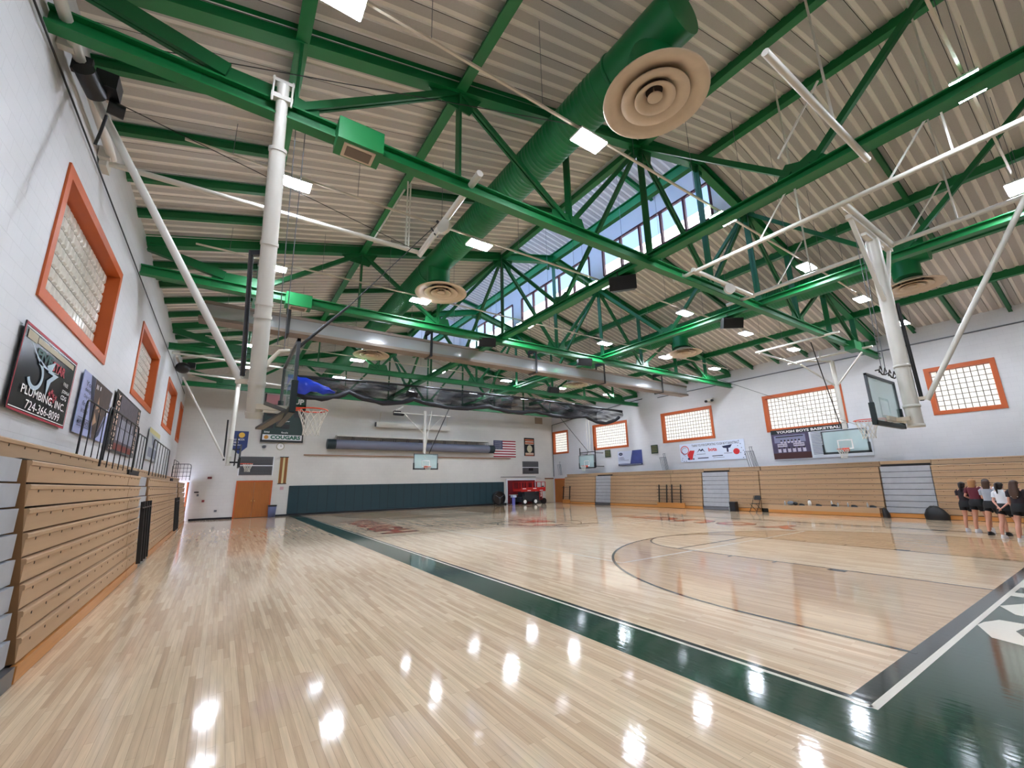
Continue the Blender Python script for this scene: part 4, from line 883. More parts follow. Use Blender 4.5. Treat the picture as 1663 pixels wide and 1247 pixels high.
banner('wall_banner', 'black banner with a team photograph and cream lettering down both sides, left wall', 'L', 13.9, 17.6, 2.77, 4.26, [
    ('photo', GRY, lambda m, U, W_, H_: [R(m, U, .16, .04, .86, .97)]),
    ('brown_floor', MRN, lambda m, U, W_, H_: [R(m, U, .16, .04, .86, .15)]),
    ('players', mat('banner_players', (168, 168, 182), .5), lambda m, U, W_, H_: [R(m, U, .2+.065*i, .2, .245+.065*i, .42) for i in range(10)]+[R(m, U, .23+.06*i, .44, .265+.06*i, .58) for i in range(9)]),
    ('side_lettering', PNK, lambda m, U, W_, H_: [T(m, U, W_, H_, c, .035, .86-.105*i, .1, .08, .03) for i, c in enumerate('YOUGHBOYS')]+[T(m, U, W_, H_, c, .885, .88-.088*i, .08, .06, .02) for i, c in enumerate('BASEBALL24')])], BB)
banner('wall_banner', 'small pale grey and yellow banner behind the second guard rail, left wall', 'L', 20.1, 23.2, 2.9, 4.05, [
    ('yellow_band', mat('banner_yellow', (200, 190, 130), .5), lambda m, U, W_, H_: [R(m, U, 0, .85, 1, 1)]),
    ('print', mat('banner_grey_print', (120, 124, 140), .5, noise=.4, nscale=4), lambda m, U, W_, H_: [R(m, U, .1, .1, .9, .4), PG(m, U, [(.2, .8), (.35, .5), (.8, .45), (.6, .75)])])], mat('banner_pale', (176, 182, 184), .5))
WB = mat('banner_white', (206, 214, 234), .5); NVY = mat('banner_darkblue', (28, 34, 70), .5); BLUG = mat('banner_blue', (58, 70, 128), .5, noise=.4, nscale=1.5)
banner('wall_banner', 'white and dark blue sponsor banner with a round logo and three bullet lines', 'R', 21.37, 23.78, 2.96, 4.08, [
    ('blue_fade', BLUG, lambda m, U, W_, H_: [PG(m, U, [(.5, .12), (1, .1), (1, 1), (.62, 1)])]),
    ('footer', NVY, lambda m, U, W_, H_: [R(m, U, 0, 0, 1, .12), R(m, U, .03, .53, .05, .58), R(m, U, .03, .43, .05, .48), R(m, U, .03, .33, .05, .38), R(m, U, .07, .54, .25, .57), R(m, U, .07, .44, .28, .47), R(m, U, .07, .35, .46, .37), ringp(m, U, .13, .8, .0, .085, asp=1.2)]),
    ('footer_text', WB, lambda m, U, W_, H_: [R(m, U, .05, .05, .95, .07), R(m, U, .08, .79, .18, .81)])], WB)
sp = banner('wall_banner', 'long white banner thanking sponsors of boys basketball, red basketball drawing at left', 'R', 13.62, 18.1, 2.96, 4.16, [
    ('red_art', mat('banner_brightred', (206, 40, 44), .5), lambda m, U, W_, H_: [ringp(m, U, .085, .66, .06, .072, asp=3.4), PG(m, U, [(.12, .4), (.17, .62), (.25, .6), (.22, .35), (.2, .1), (.15, .1)]), T(m, U, W_, H_, 'bota', .47, .5, .13, .2, .03), ringp(m, U, .88, .4, .0, .045, asp=3.4)]),
    ('dark_art', NVY, lambda m, U, W_, H_: [ringp(m, U, .085, .62, .045, .05, 1, 5.2, asp=3.6), ringp(m, U, .13, .6, .09, .095, 2.6, 4.3, asp=3.2), ringp(m, U, .14, .16, 0, .018, asp=3.4), ringp(m, U, .22, .14, 0, .013, asp=3.4), R(m, U, .245, .3, .25, .36)]
        + [PG(m, U, [(.28, .45), (.33, .68), (.35, .6), (.38, .68), (.42, .45), (.38, .58), (.35, .52), (.33, .6)]), PG(m, U, [(.68, .72), (.83, .78), (.8, .62), (.77, .6), (.77, .4), (.745, .4), (.745, .6), (.7, .62)]), R(m, U, .29, .14, .46, .19)]
        + [R(m, U, a, b_, a+.012, b_+.035) for a, b_ in ((.02, .1), (.05, .02), (.09, .03), (.03, .2), (.92, .92), (.94, .75), (.9, .66), (.95, .55), (.97, .4), (.98, .2), (.96, .05), (.93, .3))]),
    ('headline', DKB, lambda m, U, W_, H_: [T(m, U, W_, H_, 'THANK YOU FOR SUPPORTING YOUGH BOYS BASKETBALL!', .21, .8, .72, .13, .01), R(m, U, .52, .22, .68, .26), R(m, U, .53, .14, .7, .155), R(m, U, .28, .37, .42, .39), R(m, U, .7, .33, .82, .35)])], mat('banner_sky', (216, 226, 244), .5))
banner('wall_banner', 'large dark-headed team banner with a team photo and a list of names', 'R', 7.45, 12.02, 2.78, 4.45, [
    ('header', NAVY, lambda m, U, W_, H_: [R(m, U, 0, .84, .82, 1)]),
    ('photo', mat('team_photo', (74, 66, 92), .5, noise=.45, nscale=3), lambda m, U, W_, H_: [R(m, U, 0, .02, .42, .86)]),
    ('photo_floor', mat('team_photo_floor', (70, 34, 34), .5), lambda m, U, W_, H_: [R(m, U, 0, .02, .42, .22)]),
    ('photo_wall', mat('team_photo_wall', (132, 134, 164), .5), lambda m, U, W_, H_: [R(m, U, .03, .56, .38, .8)]),
    ('photo_people', mat('team_photo_shirts', (196, 190, 208), .5), lambda m, U, W_, H_: [R(m, U, .06+.055*i, .24, .095+.055*i, .36) for i in range(6)]+[R(m, U, .06, .42, .17, .53), R(m, U, .24, .42, .36, .53)]+[R(m, U, .1+.04*i, .54, .125+.04*i, .6) for i in range(6)]),
    ('photo_lettering', BB, lambda m, U, W_, H_: [T(m, U, W_, H_, 'THANK YOU', .065, .455, .1, .045, .02), T(m, U, W_, H_, 'SPONSORS', .245, .455, .11, .045, .02), R(m, U, .05, .74, .36, .77)]),
    ('heads', mat('team_photo_hair', (40, 30, 34), .6), lambda m, U, W_, H_: [ringp(m, U, .11+.04*i, .625, 0, .011, asp=2.7, n=8) for i in range(6)]+[ringp(m, U, .078+.055*i, .385, 0, .012, asp=2.7, n=8) for i in range(6)]),
    ('name_list', mat('list_grey', (84, 92, 118), .5), lambda m, U, W_, H_: [R(m, U, .44, .12+.045*i, .44+.1+.012*((i*7) % 4), .135+.045*i) for i in range(16)]+[R(m, U, .62, .12+.045*i, .62+.09+.012*((i*5) % 4), .135+.045*i) for i in range(15)]),
    ('headline', TEXTW, lambda m, U, W_, H_: [T(m, U, W_, H_, 'YOUGH BOYS BASKETBALL', .07, .875, .7, .085, .03)])], mat('banner_offwhite', (214, 220, 228), .5))
for (y0, y1, z0, z1, lb) in ((24.54, 25.17, 3.7, 4.3, 'small dark green plaque left of the blue sponsor banner'), (19.9, 20.5, 3.7, 4.32, 'small dark green plaque right of the blue sponsor banner')):
    banner('wall_plaque', lb, 'R', y0, y1, z0, z1, [('gold_lines', mat('plaque_gold', (150, 140, 80), .5), lambda m, U, W_, H_: [R(m, U, .12, .2+.2*i, .88, .25+.2*i) for i in range(4)])], mat('plaque_green', (44, 62, 48), .6))

# ---------------------------------------------------------------- things on the end wall (y = FW)
def onwall(name, lab, cat, x0, x1, z0, z1, m, d=.05, **kw): q = MB(); q.bb((x0, FW-d, z0), (x1, FW-.002, z1)); return q.build(name, m, label=lab, cat=cat, **kw)
def EW(x, z, y=FW-.06): return V(x, y, z)
q = onwall('wall_padding', 'long row of dark teal wall padding along the end wall', 'padding', 3.7, 20.5, .12, 1.9, mat('pad_teal', (20, 52, 60), .5), .06)
m = MB()
for i in range(1, 28): x = 3.7+16.8*i/28; m.bb((x-.012, FW-.066, .13), (x+.012, FW-.059, 1.89))
m.build('pad_seam', mat('pad_seam', (10, 30, 36), .6), q)
for i, (a, b_) in enumerate(((-1.4, .75), (2.72, 20.8), (24.1, 25.1))): m = MB(); m.bb((a, FW-.03, 0), (b_, FW, .11)); m.build('baseboard_back' if i == 0 else 'baseboard_back', BASEB, kind=ST)
m = MB(); m.bb((4.4, FW-.16, 3.9), (21.2, FW-.002, 3.96)); m.build('trim_1', mat('ledge_tan', (150, 110, 84), .6), kind=ST)
# double door
f = MB(); f.bb((.74, FW-.08, 0), (.82, FW, 2.26)); f.bb((2.64, FW-.08, 0), (2.72, FW, 2.26)); f.bb((.82, FW-.08, 2.17), (2.64, FW, 2.26)); dr = f.build('door_1', ORANGE, kind=ST)
DW = mat('door_wood', (166, 96, 34), .35, noise=.18, nscale=3, stretch=(6, 1, .6), coat=.4)
for a, b_ in ((.82, 1.725), (1.735, 2.64)): m = MB(); m.bb((a, FW-.06, .02), (b_, FW-.005, 2.17)); m.build('door_leaf', DW, dr)
for x in (1.65, 1.81): m = MB(); m.cyl((x, FW-.06, 1.02), (x, FW-.12, 1.02), .03, 12); m.ell((x, FW-.13, 1.02), (.035, .03, .035)); m.build('door_handle', mat('brass', (220, 180, 110), .3, metal=.7), dr)
q = onwall('louvre_grille', 'wide grey louvre above the brown double door', 'grille', .8, 2.62, 2.6, 3.76, mat('louvre_grey', (104, 104, 106), .5), .05)
m = MB()
for i in range(24): z = 2.63+i*.047; m.bb((.84, FW-.07, z), (2.58, FW-.05, z+.018)) if abs(z-3.2) > .03 else None
m.build('slat', mat('louvre_dark', (66, 66, 70), .5), q)
m = MB(); m.bb((.8, FW-.075, 3.17), (2.62, FW-.05, 3.22)); m.bb((.74, FW-.075, 2.56), (.8, FW-.05, 3.8)); m.bb((2.62, FW-.075, 2.56), (2.68, FW-.05, 3.8)); m.build('frame', WPAINT, q)
q = onwall('louvre_grille', 'grey louvre above the red scissor lift', 'grille', 22.55, 24.35, 2.58, 3.7, MATS['louvre_grey'], .05)
m = MB()
for i in range(22): z = 2.62+i*.049; m.bb((22.6, FW-.07, z), (24.3, FW-.05, z+.018))
m.build('slat', MATS['louvre_dark'], q)
m = MB(); m.bb((22.5, FW-.08, 3.13), (24.4, FW-.05, 3.19)); m.build('frame', WPAINT, q)
m = MB(); m.bb((23.2, FW-.09, 2.85), (23.7, FW-.07, 3.1)); m.build('dark_sign', BLACK, q)
q = onwall('wall_strip', 'pair of brown and yellow vertical strips right of the double door', 'strip', 3.02, 3.5, 2.05, 3.75, mat('strip_cream', (216, 206, 150), .5), .03)
m = MB()
for a, b_ in ((3.04, 3.2), (3.32, 3.48)): m.bb((a, FW-.05, 2.07), (b_, FW-.03, 3.73))
m.build('brown_stripe', mat('strip_brown', (140, 84, 36), .5), q)
m = MB(); m.bb((3.0, FW-.06, 3.73), (3.52, FW-.02, 3.78)); m.bb((3.0, FW-.06, 2.02), (3.52, FW-.02, 2.07)); m.build('end_cap', BLACK, q)
# scoreboard
t = thing('scoreboard', 'dark green scoreboard with a soda sign on top and COUGARS below', 'scoreboard', (3, FW-.1, 4.8))
def wp(nm, ml, x0, x1, z0, z1, y0=.2, y1=.0, par=None): m = MB(); m.bb((x0, FW-y0, z0), (x1, FW-y1-.002, z1)); return m.build(nm, ml, par or t)
SG = mat('score_green', (12, 44, 40), .45)
face = wp('score_panel', SG, 1.8, 4.2, 5.2, 7.15)
hd = wp('top_sign', mat('sign_green', (20, 72, 52), .4), 3.0, 4.2, 7.2, 7.85); wp('top_sign_left', mat('sign_pink', (206, 150, 160), .5), 1.8, 2.98, 7.2, 7.85)
wp('black_trim', BLACK, 1.75, 4.25, 4.72, 4.84, .22); wp('black_trim', BLACK, 1.76, 1.84, 4.8, 7.9, .22); wp('black_trim', BLACK, 4.16, 4.24, 4.8, 7.9, .22)
bs = wp('bottom_sign', mat('sign_white', (220, 222, 224), .5), 1.84, 4.16, 4.84, 5.2)
m = MB(); text(m, '7', EW(3.1, 7.27, FW-.21), XH, V(0, 0, 1), .38, .5, .04); text(m, 'UP', EW(3.5, 7.3, FW-.21), XH, V(0, 0, 1), .6, .38, .04); m.build('sign_lettering', TEXTW, hd)
m = MB(); m.cyl((3.42, FW-.2, 7.36), (3.42, FW-.215, 7.36), .1, 16); m.build('red_dot', BRED, hd)
m = MB(); text(m, 'COUGARS', EW(2.3, 4.9, FW-.206), XH, V(0, 0, 1), 1.78, .26, .05); m.build('team_lettering', mat('sign_teal', (14, 96, 74), .5), bs)
m = MB(); m.cyl((2.06, FW-.2, 5.02), (2.06, FW-.208, 5.02), .13, 14); m.build('paw_mark', mat('paw_gold', (200, 140, 52), .5), bs)
m = MB()
for bd_, x, z, w_ in (('period', 2.9, 6.35, .45), ('player', 2.9, 6.05, .45), ('fouls', 2.9, 5.3, .4), ('BONUS', 1.92, 5.3, .3), ('HOME', 1.95, 6.9, .4), ('GUEST', 3.6, 6.9, .45)): text(m, bd_, EW(x, z, FW-.206), XH, V(0, 0, 1), w_, .11, .01)
m.build('score_lettering', TEXTW, face)
for x0, x1, z0, z1 in ((2.85, 3.35, 5.6, 5.9), (1.95, 2.5, 6.4, 6.8), (3.55, 4.1, 6.4, 6.8), (2.0, 2.4, 5.6, 5.95)): wp('digit_window', BLACK, x0, x1, z0, z1, .21, .19, face)
t = thing('wall_clock', 'round pale clock under the scoreboard', 'clock', (2.95, FW, 4.4)); m = MB(); m.cyl((2.95, FW-.002, 4.45), (2.95, FW-.07, 4.45), .24, 28); m.build('clock_case', mat('clock_beige', (170, 166, 140), .5), t)
m = MB(); m.cyl((2.95, FW-.07, 4.45), (2.95, FW-.08, 4.45), .19, 28); cf = m.build('clock_face', TEXTW, t); m = MB(); m.box((2.97, FW-.085, 4.5), (.02, .005, .13)); m.box((2.99, FW-.085, 4.44), (.1, .005, .02)); m.build('hands', BLACK, cf)
t = thing('wall_lamp', 'small grey lamp on the end wall left of the clock', 'lamp', (2.02, FW, 4.4)); part(t, 'head', GALV, lambda q: q.cyl((2.05, FW-.06, 4.42), (1.98, FW-.25, 4.38), .1, 14)); part(t, 'wall_mount', WHITE, lambda q: q.box((2.05, FW-.03, 4.42), (.12, .06, .12)))
t = thing('pennant', 'blue pennant banner with gold moon and white lettering left of the scoreboard', 'pennant', (.6, FW-.03, 4)); PB = mat('pennant_blue', (26, 52, 112), .5)
part(t, 'cloth', PB, lambda q: q.prism([(.2, FW-.04, 5.35), (1.08, FW-.04, 5.35), (1.08, FW-.04, 4.35), (.64, FW-.04, 3.9), (.2, FW-.04, 4.35)], (0, 1, 0), .02))
part(t, 'gold_moon', mat('pennant_gold', (232, 184, 70), .5), lambda q: q.cyl((.72, FW-.04, 5.1), (.72, FW-.05, 5.1), .17, 18)); part(t, 'lettering', TEXTW, lambda q: [text(q, s_, V(.28, FW-.05, z), XH, V(0, 0, 1), w_, .13, .01) for s_, z, w_ in (('BLUE MOON', 4.75, .6), ('team', 4.58, .3), ('champions', 4.4, .5))])
# roller screen, rolled mat tube, shelf
t = thing('projection_screen', 'white rolled projection screen hanging in front of the end wall', 'screen', (12, 31.6, 6.1))
part(t, 'case', WHITE, lambda q: q.bb((9.05, 31.5, 6.05), (15.05, 31.75, 6.42))); part(t, 'bracket', OFFW, lambda q: [q.bar((x, 31.62, 6.42), (x+.1, 31.7, 7.2), .04, .04) for x in (9.3, 14.8)]); part(t, 'end_cap', BLACK, lambda q: q.bb((9.0, 31.48, 6.1), (9.05, 31.77, 6.4)))
t = thing('rolled_mat', 'long grey rolled mat tube with dark ends high on the end wall', 'mat', (12.5, 31.5, 4.7)); MG = mat('mat_grey', (112, 116, 134), .45, noise=.1, nscale=1)
part(t, 'roll', MG, lambda q: q.cyl((6.3, 31.55, 4.68), (18.7, 31.55, 4.66), .33, 28)); part(t, 'dark_end', mat('mat_end', (24, 42, 48), .5), lambda q: q.cyl((5.75, 31.55, 4.68), (6.3, 31.55, 4.68), .345, 28)); part(t, 'dark_end', MATS['mat_end'], lambda q: q.cyl((18.7, 31.55, 4.66), (19.2, 31.55, 4.66), .345, 28))
part(t, 'shelf', WHITE, lambda q: q.bb((6.3, 31.2, 5.22), (18.6, 31.98, 5.3)))
for i in range(13): x = 6.4+12.1*i/12; part(t, 'hook', BFRAME, lambda q: q.tube([(x-.08, 31.35, 4.95), (x-.05, 31.3, 5.2), (x+.05, 31.3, 5.2), (x+.08, 31.35, 4.95)], .018, 6))
# flag
t = thing('flag', 'american flag hung flat on the end wall', 'flag', (20.6, FW-.03, 4.05)); FX0, FX1, FZ0, FZ1 = 19.48, 21.84, 4.04, 5.5
part(t, 'cloth', TEXTW, lambda q: q.bb((FX0, FW-.03, FZ0), (FX1, FW-.01, FZ1)))
part(t, 'red_stripes', mat('flag_red', (158, 36, 52), .6), lambda q: [q.bb((FX0, FW-.035, FZ0+(FZ1-FZ0)*(2*i)/13), (FX1, FW-.029, FZ0+(FZ1-FZ0)*(2*i+1)/13)) for i in range(7)])
cn = part(t, 'blue_canton', mat('flag_blue', (40, 44, 92), .6), lambda q: q.bb((FX0, FW-.04, FZ0+(FZ1-FZ0)*6/13), (FX0+.94, FW-.033, FZ1)))
part(cn, 'stars', TEXTW, lambda q: [q.box((FX0+.09+.08*c+.04*(r_i % 2), FW-.043, FZ1-.08-.078*r_i), (.03, .004, .03)) for r_i in range(9) for c in range(10)])
q = onwall('wall_poster', 'black framed poster with orange and cream print right of the flag', 'poster', 22.8, 23.95, 4.2, 5.85, BB, .04)
m = MB(); [m.bb((22.9, FW-.05, z), (23.85, FW-.041, z+h_)) for z, h_ in ((5.45, .1), (5.25, .06), (4.3, .18))]; m.build('cream_print', PNK, q)
m = MB(); [m.bb((22.88, FW-.05, z), (23.87, FW-.041, z+h_)) for z, h_ in ((5.6, .12), (5.33, .1), (4.22, .06))]; m.build('orange_print', mat('poster_orange', (190, 96, 60), .5), q)
m = MB(); m.ell((23.4, FW-.045, 4.85), (.3, .008, .35), 12, 8); m.build('pale_figure', mat('poster_pale', (196, 190, 160), .5), q)
q = onwall('wall_vent', 'small beige vent high at the right of the end wall', 'vent', 24.15, 25.0, 7.25, 7.85, mat('vent_beige', (150, 132, 112), .6), .05)
# doorway with the red sheets, cream recess
f = MB(); f.bb((20.75, FW-.06, 0), (20.88, FW, 2.15)); f.bb((20.88, FW-.06, 2.02), (24.0, FW, 2.15)); f.bb((23.9, FW-.06, 0), (24.0, FW, 2.02)); d2 = f.build('door_2', WPAINT, kind=ST)
m = MB(); m.bb((20.88, FW-.03, .02), (23.9, FW-.004, 2.02)); m.build('door_leaf', mat('door_red', (112, 14, 26), .5, noise=.2, nscale=4), d2)
f = MB(); f.bb((25.08, FW-.05, 2.1), (26.1, FW, 2.2)); d3 = f.build('door_3', mat('door_head', (120, 76, 44), .5), kind=ST); m = MB(); m.bb((25.12, FW-.02, .02), (26.05, FW-.004, 2.1)); m.build('door_leaf', mat('door_cream', (206, 196, 170), .5), d3)
f = MB(); f.bb((RW-.05, 30.1, 0), (RW, 31.85, 2.12)); d4 = f.build('door_4', ORANGE, kind=ST); m = MB(); m.bb((RW-.07, 30.2, .02), (RW-.05, 31.75, 2.02)); m.build('door_leaf', DW, d4)
# bright open doorway at the far left, its orange leaf ajar
f = MB(); f.bb((LW, 30.0, 0), (LW+.05, 30.1, 2.25)); f.bb((LW, 31.8, 0), (LW+.05, 31.9, 2.25)); f.bb((LW, 30.1, 2.15), (LW+.05, 31.8, 2.25)); d5 = f.build('door_5', ORANGE, kind=ST)
m = MB(); m.bb((LW+.005, 30.1, .02), (LW+.02, 31.8, 2.15)); m.build('daylight_glass', mat('door_daylight', (214, 226, 255), .3, emit=7, ecol=(205, 220, 255)), d5)
m = MB(); m.bb((-1.66, 31.05, .02), (-1.6, 31.9, 2.2)); m.build('door_6', ORANGE, kind=ST)
for x, z, w_, h_, ml, lb in ((-.65, 2.45, .22, .13, mat('exit_red', (96, 30, 30), .5), 'small dark red exit box high on the end wall, left corner'), (-1.2, 1.62, .22, .07, BLACK, 'narrow black box on the end wall in the left corner'), (-.82, 1.1, .13, .13, mat('alarm_red', (150, 70, 72), .5), 'red fire alarm box on the end wall, left corner'), (-.15, .5, .14, .12, GALV, 'small grey outlet low on the end wall left of the double door'), (25.0-.2, 1.45, .22, .09, BLACK, 'small black sign on the end wall right of the red lift'), (3.28, 1.75, .2, .2, mat('round_pink', (200, 160, 164), .5), 'small round pink sign below the brown strips'), (-1.12, 1.45, .1, .12, GALV, 'tiny grey switch under the narrow black box')):
    onwall('wall_box', lb, 'box', x-w_/2, x+w_/2, z-h_/2, z+h_/2, ml, .06)
onwall('wall_pipe', 'thin dark pipe along the end wall above the red doorway', 'pipe', 20.2, 24.0, 2.3, 2.34, GALV, .06)
m = MB(); m.tube([(RW-.05, 31.95, 2.3), (RW-.05, 31.95, 7.2), (RW-.05, 22.5, 7.85), (RW-.05, 20.9, 7.9)], .03, 6); m.build('wall_conduit', mat('conduit_dark', (60, 62, 70), .5), label='thin dark conduit around the far right corner above the windows', cat='conduit')
m = MB(); m.tube([(RW-.05, 19.5, 7.75), (RW-.05, -1.0, 7.75)], .03, 6); m.build('wall_conduit', GALV, label='thin grey conduit along the top of the right wall', cat='conduit')
m = MB(); m.tube([(LW+.04, 5.5, 7.3), (LW+.04, 31.0, 7.3)], .014, 6); m.build('wall_cable', BLACK, label='thin black cable along the top of the left wall', cat='cable')
t = thing('wall_lamp', 'emergency lamp with two heads high on the right wall', 'lamp', (RW-.1, 15.5, 6.8)); part(t, 'box', WHITE, lambda q: q.box((RW-.1, 15.4, 6.85), (.18, .4, .22))); part(t, 'head', BLACK, lambda q: q.cyl((RW-.2, 15.62, 6.8), (RW-.3, 15.62, 6.78), .08, 12)); part(t, 'head', BLACK, lambda q: q.cyl((RW-.2, 15.2, 6.8), (RW-.3, 15.2, 6.78), .08, 12))
# ---------------------------------------------------------------- end-wall equipment
t = thing('trash_can', 'grey-blue trash can with a black liner beside the double door', 'trash can', (2.82, 31.6, 0))
part(t, 'bin', mat('bin_blue', (92, 100, 136), .5), lambda q: q.lathe((2.82, 31.6, .01), [(0, 0), (.2, 0), (.25, .72), (.235, .72), (.19, .03)], 24))
part(t, 'liner', BLACK, lambda q: q.lathe((2.82, 31.6, .7), [(.25, -.06), (.262, 0), (.27, .03), (.22, .03), (.2, -.1)], 24))
LR = RED; LX0, LX1, LY0, LY1 = 20.95, 23.55, 30.0, 31.2
t = thing('scissor_lift', 'red and dark grey scissor lift with white wheels parked before the red doorway', 'scissor lift', (22.2, 30.6, 0)); DK = mat('lift_dark', (34, 38, 44), .5)
part(t, 'chassis', DK, lambda q: (q.bb((21.0, LY0+.1, .22), (23.2, LY1-.1, .62)), q.bb((21.1, LY0, .3), (22.6, LY0+.1, .7))))
for x, y, m_ in ((21.25, LY0-.02, TEXTW), (22.35, LY0-.02, TEXTW), (23.3, LY0+.0, BLACK), (21.25, LY1, BLACK), (23.2, LY1, BLACK)):
    part(t, 'wheel', [BLACK, m_], lambda q: (q.cyl((x, y-.1, .25), (x, y+.1, .25), .245, 24), setattr(q, 'mi', 1), q.cyl((x, y-.115, .25), (x, y-.1, .25), .15, 20)))
for k in range(3):
    z = .62+k*.14
    part(t, 'scissor_arm', DK, lambda q: (q.bar((21.2, LY0+.15, z), (23.1, LY0+.15, z+.12), .06, .1), q.bar((23.1, LY0+.25, z), (21.2, LY0+.25, z+.12), .06, .1)))
part(t, 'engine_cover', DK, lambda q: q.bb((21.3, LY0+.02, .62), (22.5, LY1-.2, 1.04)))
part(t, 'platform', LR, lambda q: (q.bb((LX0, LY0, 1.06), (LX1, LY1, 1.16)), q.bb((LX0, LY0-.02, 1.06), (LX1, LY0, 1.4)), q.bb((LX0, LY1, 1.06), (LX1, LY1+.02, 1.3))))
for x in (LX0+.02, 21.55, 22.15, 22.55, 23.1, LX1-.02):
    for y in (LY0, LY1): part(t, 'guard_post', LR, lambda q: q.bar((x, y, 1.16), (x, y, 1.85), .045, .045, (0, 1, 0)))
for y in (LY0, LY1): part(t, 'guard_rail_bar', LR, lambda q: q.bar((LX0, y, 1.85), (LX1, y, 1.85), .05, .05))
for x in (LX0+.02, LX1-.02): part(t, 'guard_rail_bar', LR, lambda q: q.bar((x, LY0, 1.85), (x, LY1, 1.85), .05, .05))
part(t, 'warning_label', TEXTW, lambda q: [q.bb((a, LY0-.03, z), (a+.35, LY0-.021, z+.05)) for a, z in ((21.1, 1.28), (22.2, 1.28), (21.6, 1.12), (22.9, 1.12))])
part(t, 'red_ladder', LR, lambda q: [q.bar((22.85, LY0-.05, .3), (22.85, LY0-.05, 1.05), .03, .03, (0, 1, 0)), q.bar((23.12, LY0-.05, .3), (23.12, LY0-.05, 1.05), .03, .03, (0, 1, 0))]+[q.bar((22.85, LY0-.05, .4+.2*i), (23.12, LY0-.05, .4+.2*i), .025, .025) for i in range(4)])
t = thing('drum_fan', 'black round drum fan with three grey spokes, right end of the wall padding', 'fan', (18.95, 30.2, 0))
part(t, 'drum', BLACK, lambda q: q.lathe((18.95, 30.35, .62), [(.5, -.16), (.56, -.16), (.56, .16), (.5, .16), (.5, -.16)], 36, (0, 1, 0)))
part(t, 'guard', mat('guard_dark', (14, 14, 16), .6), lambda q: [q.lathe((18.95, 30.19, .62), [(r, -.004), (r+.012, -.004), (r+.012, .004), (r, .004), (r, -.004)], 32, (0, 1, 0)) for r in (.12, .22, .32, .42)])
part(t, 'back_plate', DIFFD, lambda q: q.cyl((18.95, 30.48, .62), (18.95, 30.5, .62), .52, 32))
for a in (90+180, 30, 150): part(t, 'spoke', GALV, lambda q: q.bar((18.95, 30.17, .62), (18.95+.45*cos(radians(a)), 30.17, .62+.45*sin(radians(a))), .02, .09, (0, 1, 0)))
part(t, 'hub', GALV, lambda q: q.cyl((18.95, 30.15, .62), (18.95, 30.3, .62), .08, 16)); part(t, 'stand', BLACK, lambda q: (q.bar((18.6, 30.2, .03), (19.3, 30.2, .03), .06, .05), q.bar((18.6, 30.5, .03), (19.3, 30.5, .03), .06, .05), q.bar((18.5, 30.35, .62), (18.55, 30.35, .03), .05, .05), q.bar((19.4, 30.35, .62), (19.35, 30.35, .03), .05, .05)))
t = thing('folding_table', 'small white-topped table in front of the red doorway', 'table', (21.2, 31.5, 0)); part(t, 'table_top', TEXTW, lambda q: q.bb((20.95, 31.35, .76), (21.9, 31.85, .8)))
for x in (21.05, 21.8):
    for y in (31.4, 31.8): part(t, 'leg', GALV, lambda q: q.cyl((x, y, 0), (x, y, .76), .018, 8))
t = thing('storage_tote', 'pale blue tote standing between the small table and the lift', 'tote', (21.6, 31.0, 0)); part(t, 'tub', mat('tote_blue', (110, 112, 190), .5), lambda q: q.loft([((20.72, 30.8, 0), .16, .16, 0), ((20.72, 30.8, .6), .19, .19, 0)], 4)); part(t, 'lid', mat('tote_lid', (214, 220, 248), .4), lambda q: q.bb((20.55, 30.62, .6), (20.9, 30.98, .78)))
m = MB(); m.bb((20.95, 31.3, 0.004), (22.4, 31.6, .03)); m.build('floor_mat', mat('mat_pink', (222, 190, 226), .4), label='pale pink strip mat on the floor below the red doorway', cat='mat')

# ---------------------------------------------------------------- gear along the right bleachers
def folding_chair(x, y, rz):
    t = thing('folding_chair', 'black metal folding chair left of the pulled-out bench row', 'chair', (x, y, 0)); Rm = Matrix.Rotation(rz, 3, 'Z'); o = Vector((x, y, 0))
    def pt(nm, fn, m_=BLACK): q = MB(); q.xf = lambda p: o+Rm @ p; fn(q); q.build(nm, m_, t)
    for s in (-1, 1):
        pt('leg', lambda q: q.tube([(s*.22, .25, 0), (s*.22, -.02, .42), (s*.22, -.2, .86)], .013, 8)); pt('leg', lambda q: q.tube([(s*.2, -.26, 0), (s*.2, .16, .43)], .013, 8))
    pt('seat', lambda q: q.loft([((0, .0, .43), .21, .2, 0), ((0, 0, .46), .21, .2, 0)], 20)); pt('backrest', lambda q: q.loft([((0, -.17, .64), .22, .015, 0), ((0, -.2, .72), .225, .02, 0), ((0, -.22, .84), .2, .018, 0), ((0, -.23, .87), .12, .01, 0)], 16)); pt('crossbar', lambda q: q.cyl((-.2, -.2, .12), (.2, -.2, .12), .01, 6))
folding_chair(24.35, 12.55, radians(75))
t = thing('floor_speaker', 'black box loudspeaker on the floor beside the short bleachers, right', 'speaker', (24.35, 13.75, 0)); part(t, 'cabinet', BLACK, lambda q: q.bb((24.2, 13.6, 0), (24.5, 13.95, .52))); part(t, 'grille', MATS['grille_black'], lambda q: q.bb((24.19, 13.63, .05), (24.2, 13.92, .47)))
def bag(x, y, w_, d_, h_, lab, m_=BLACK):
    t = thing('gym_bag', lab, 'bag', (x, y, 0)); part(t, 'bag_body', m_, lambda q: q.loft([((x, y, .0), d_*.5, w_*.5, 0), ((x, y, h_*.35), d_*.52, w_*.52, 0), ((x, y+.03, h_*.75), d_*.4, w_*.36, 0), ((x, y+.05, h_), d_*.15, w_*.14, 0)], 16)); part(t, 'handle', m_, lambda q: q.tube([(x-.1, y+.05-.1, h_*.8), (x-.12, y, h_*1.02), (x-.1, y+.15, h_*.85)], .012, 6))
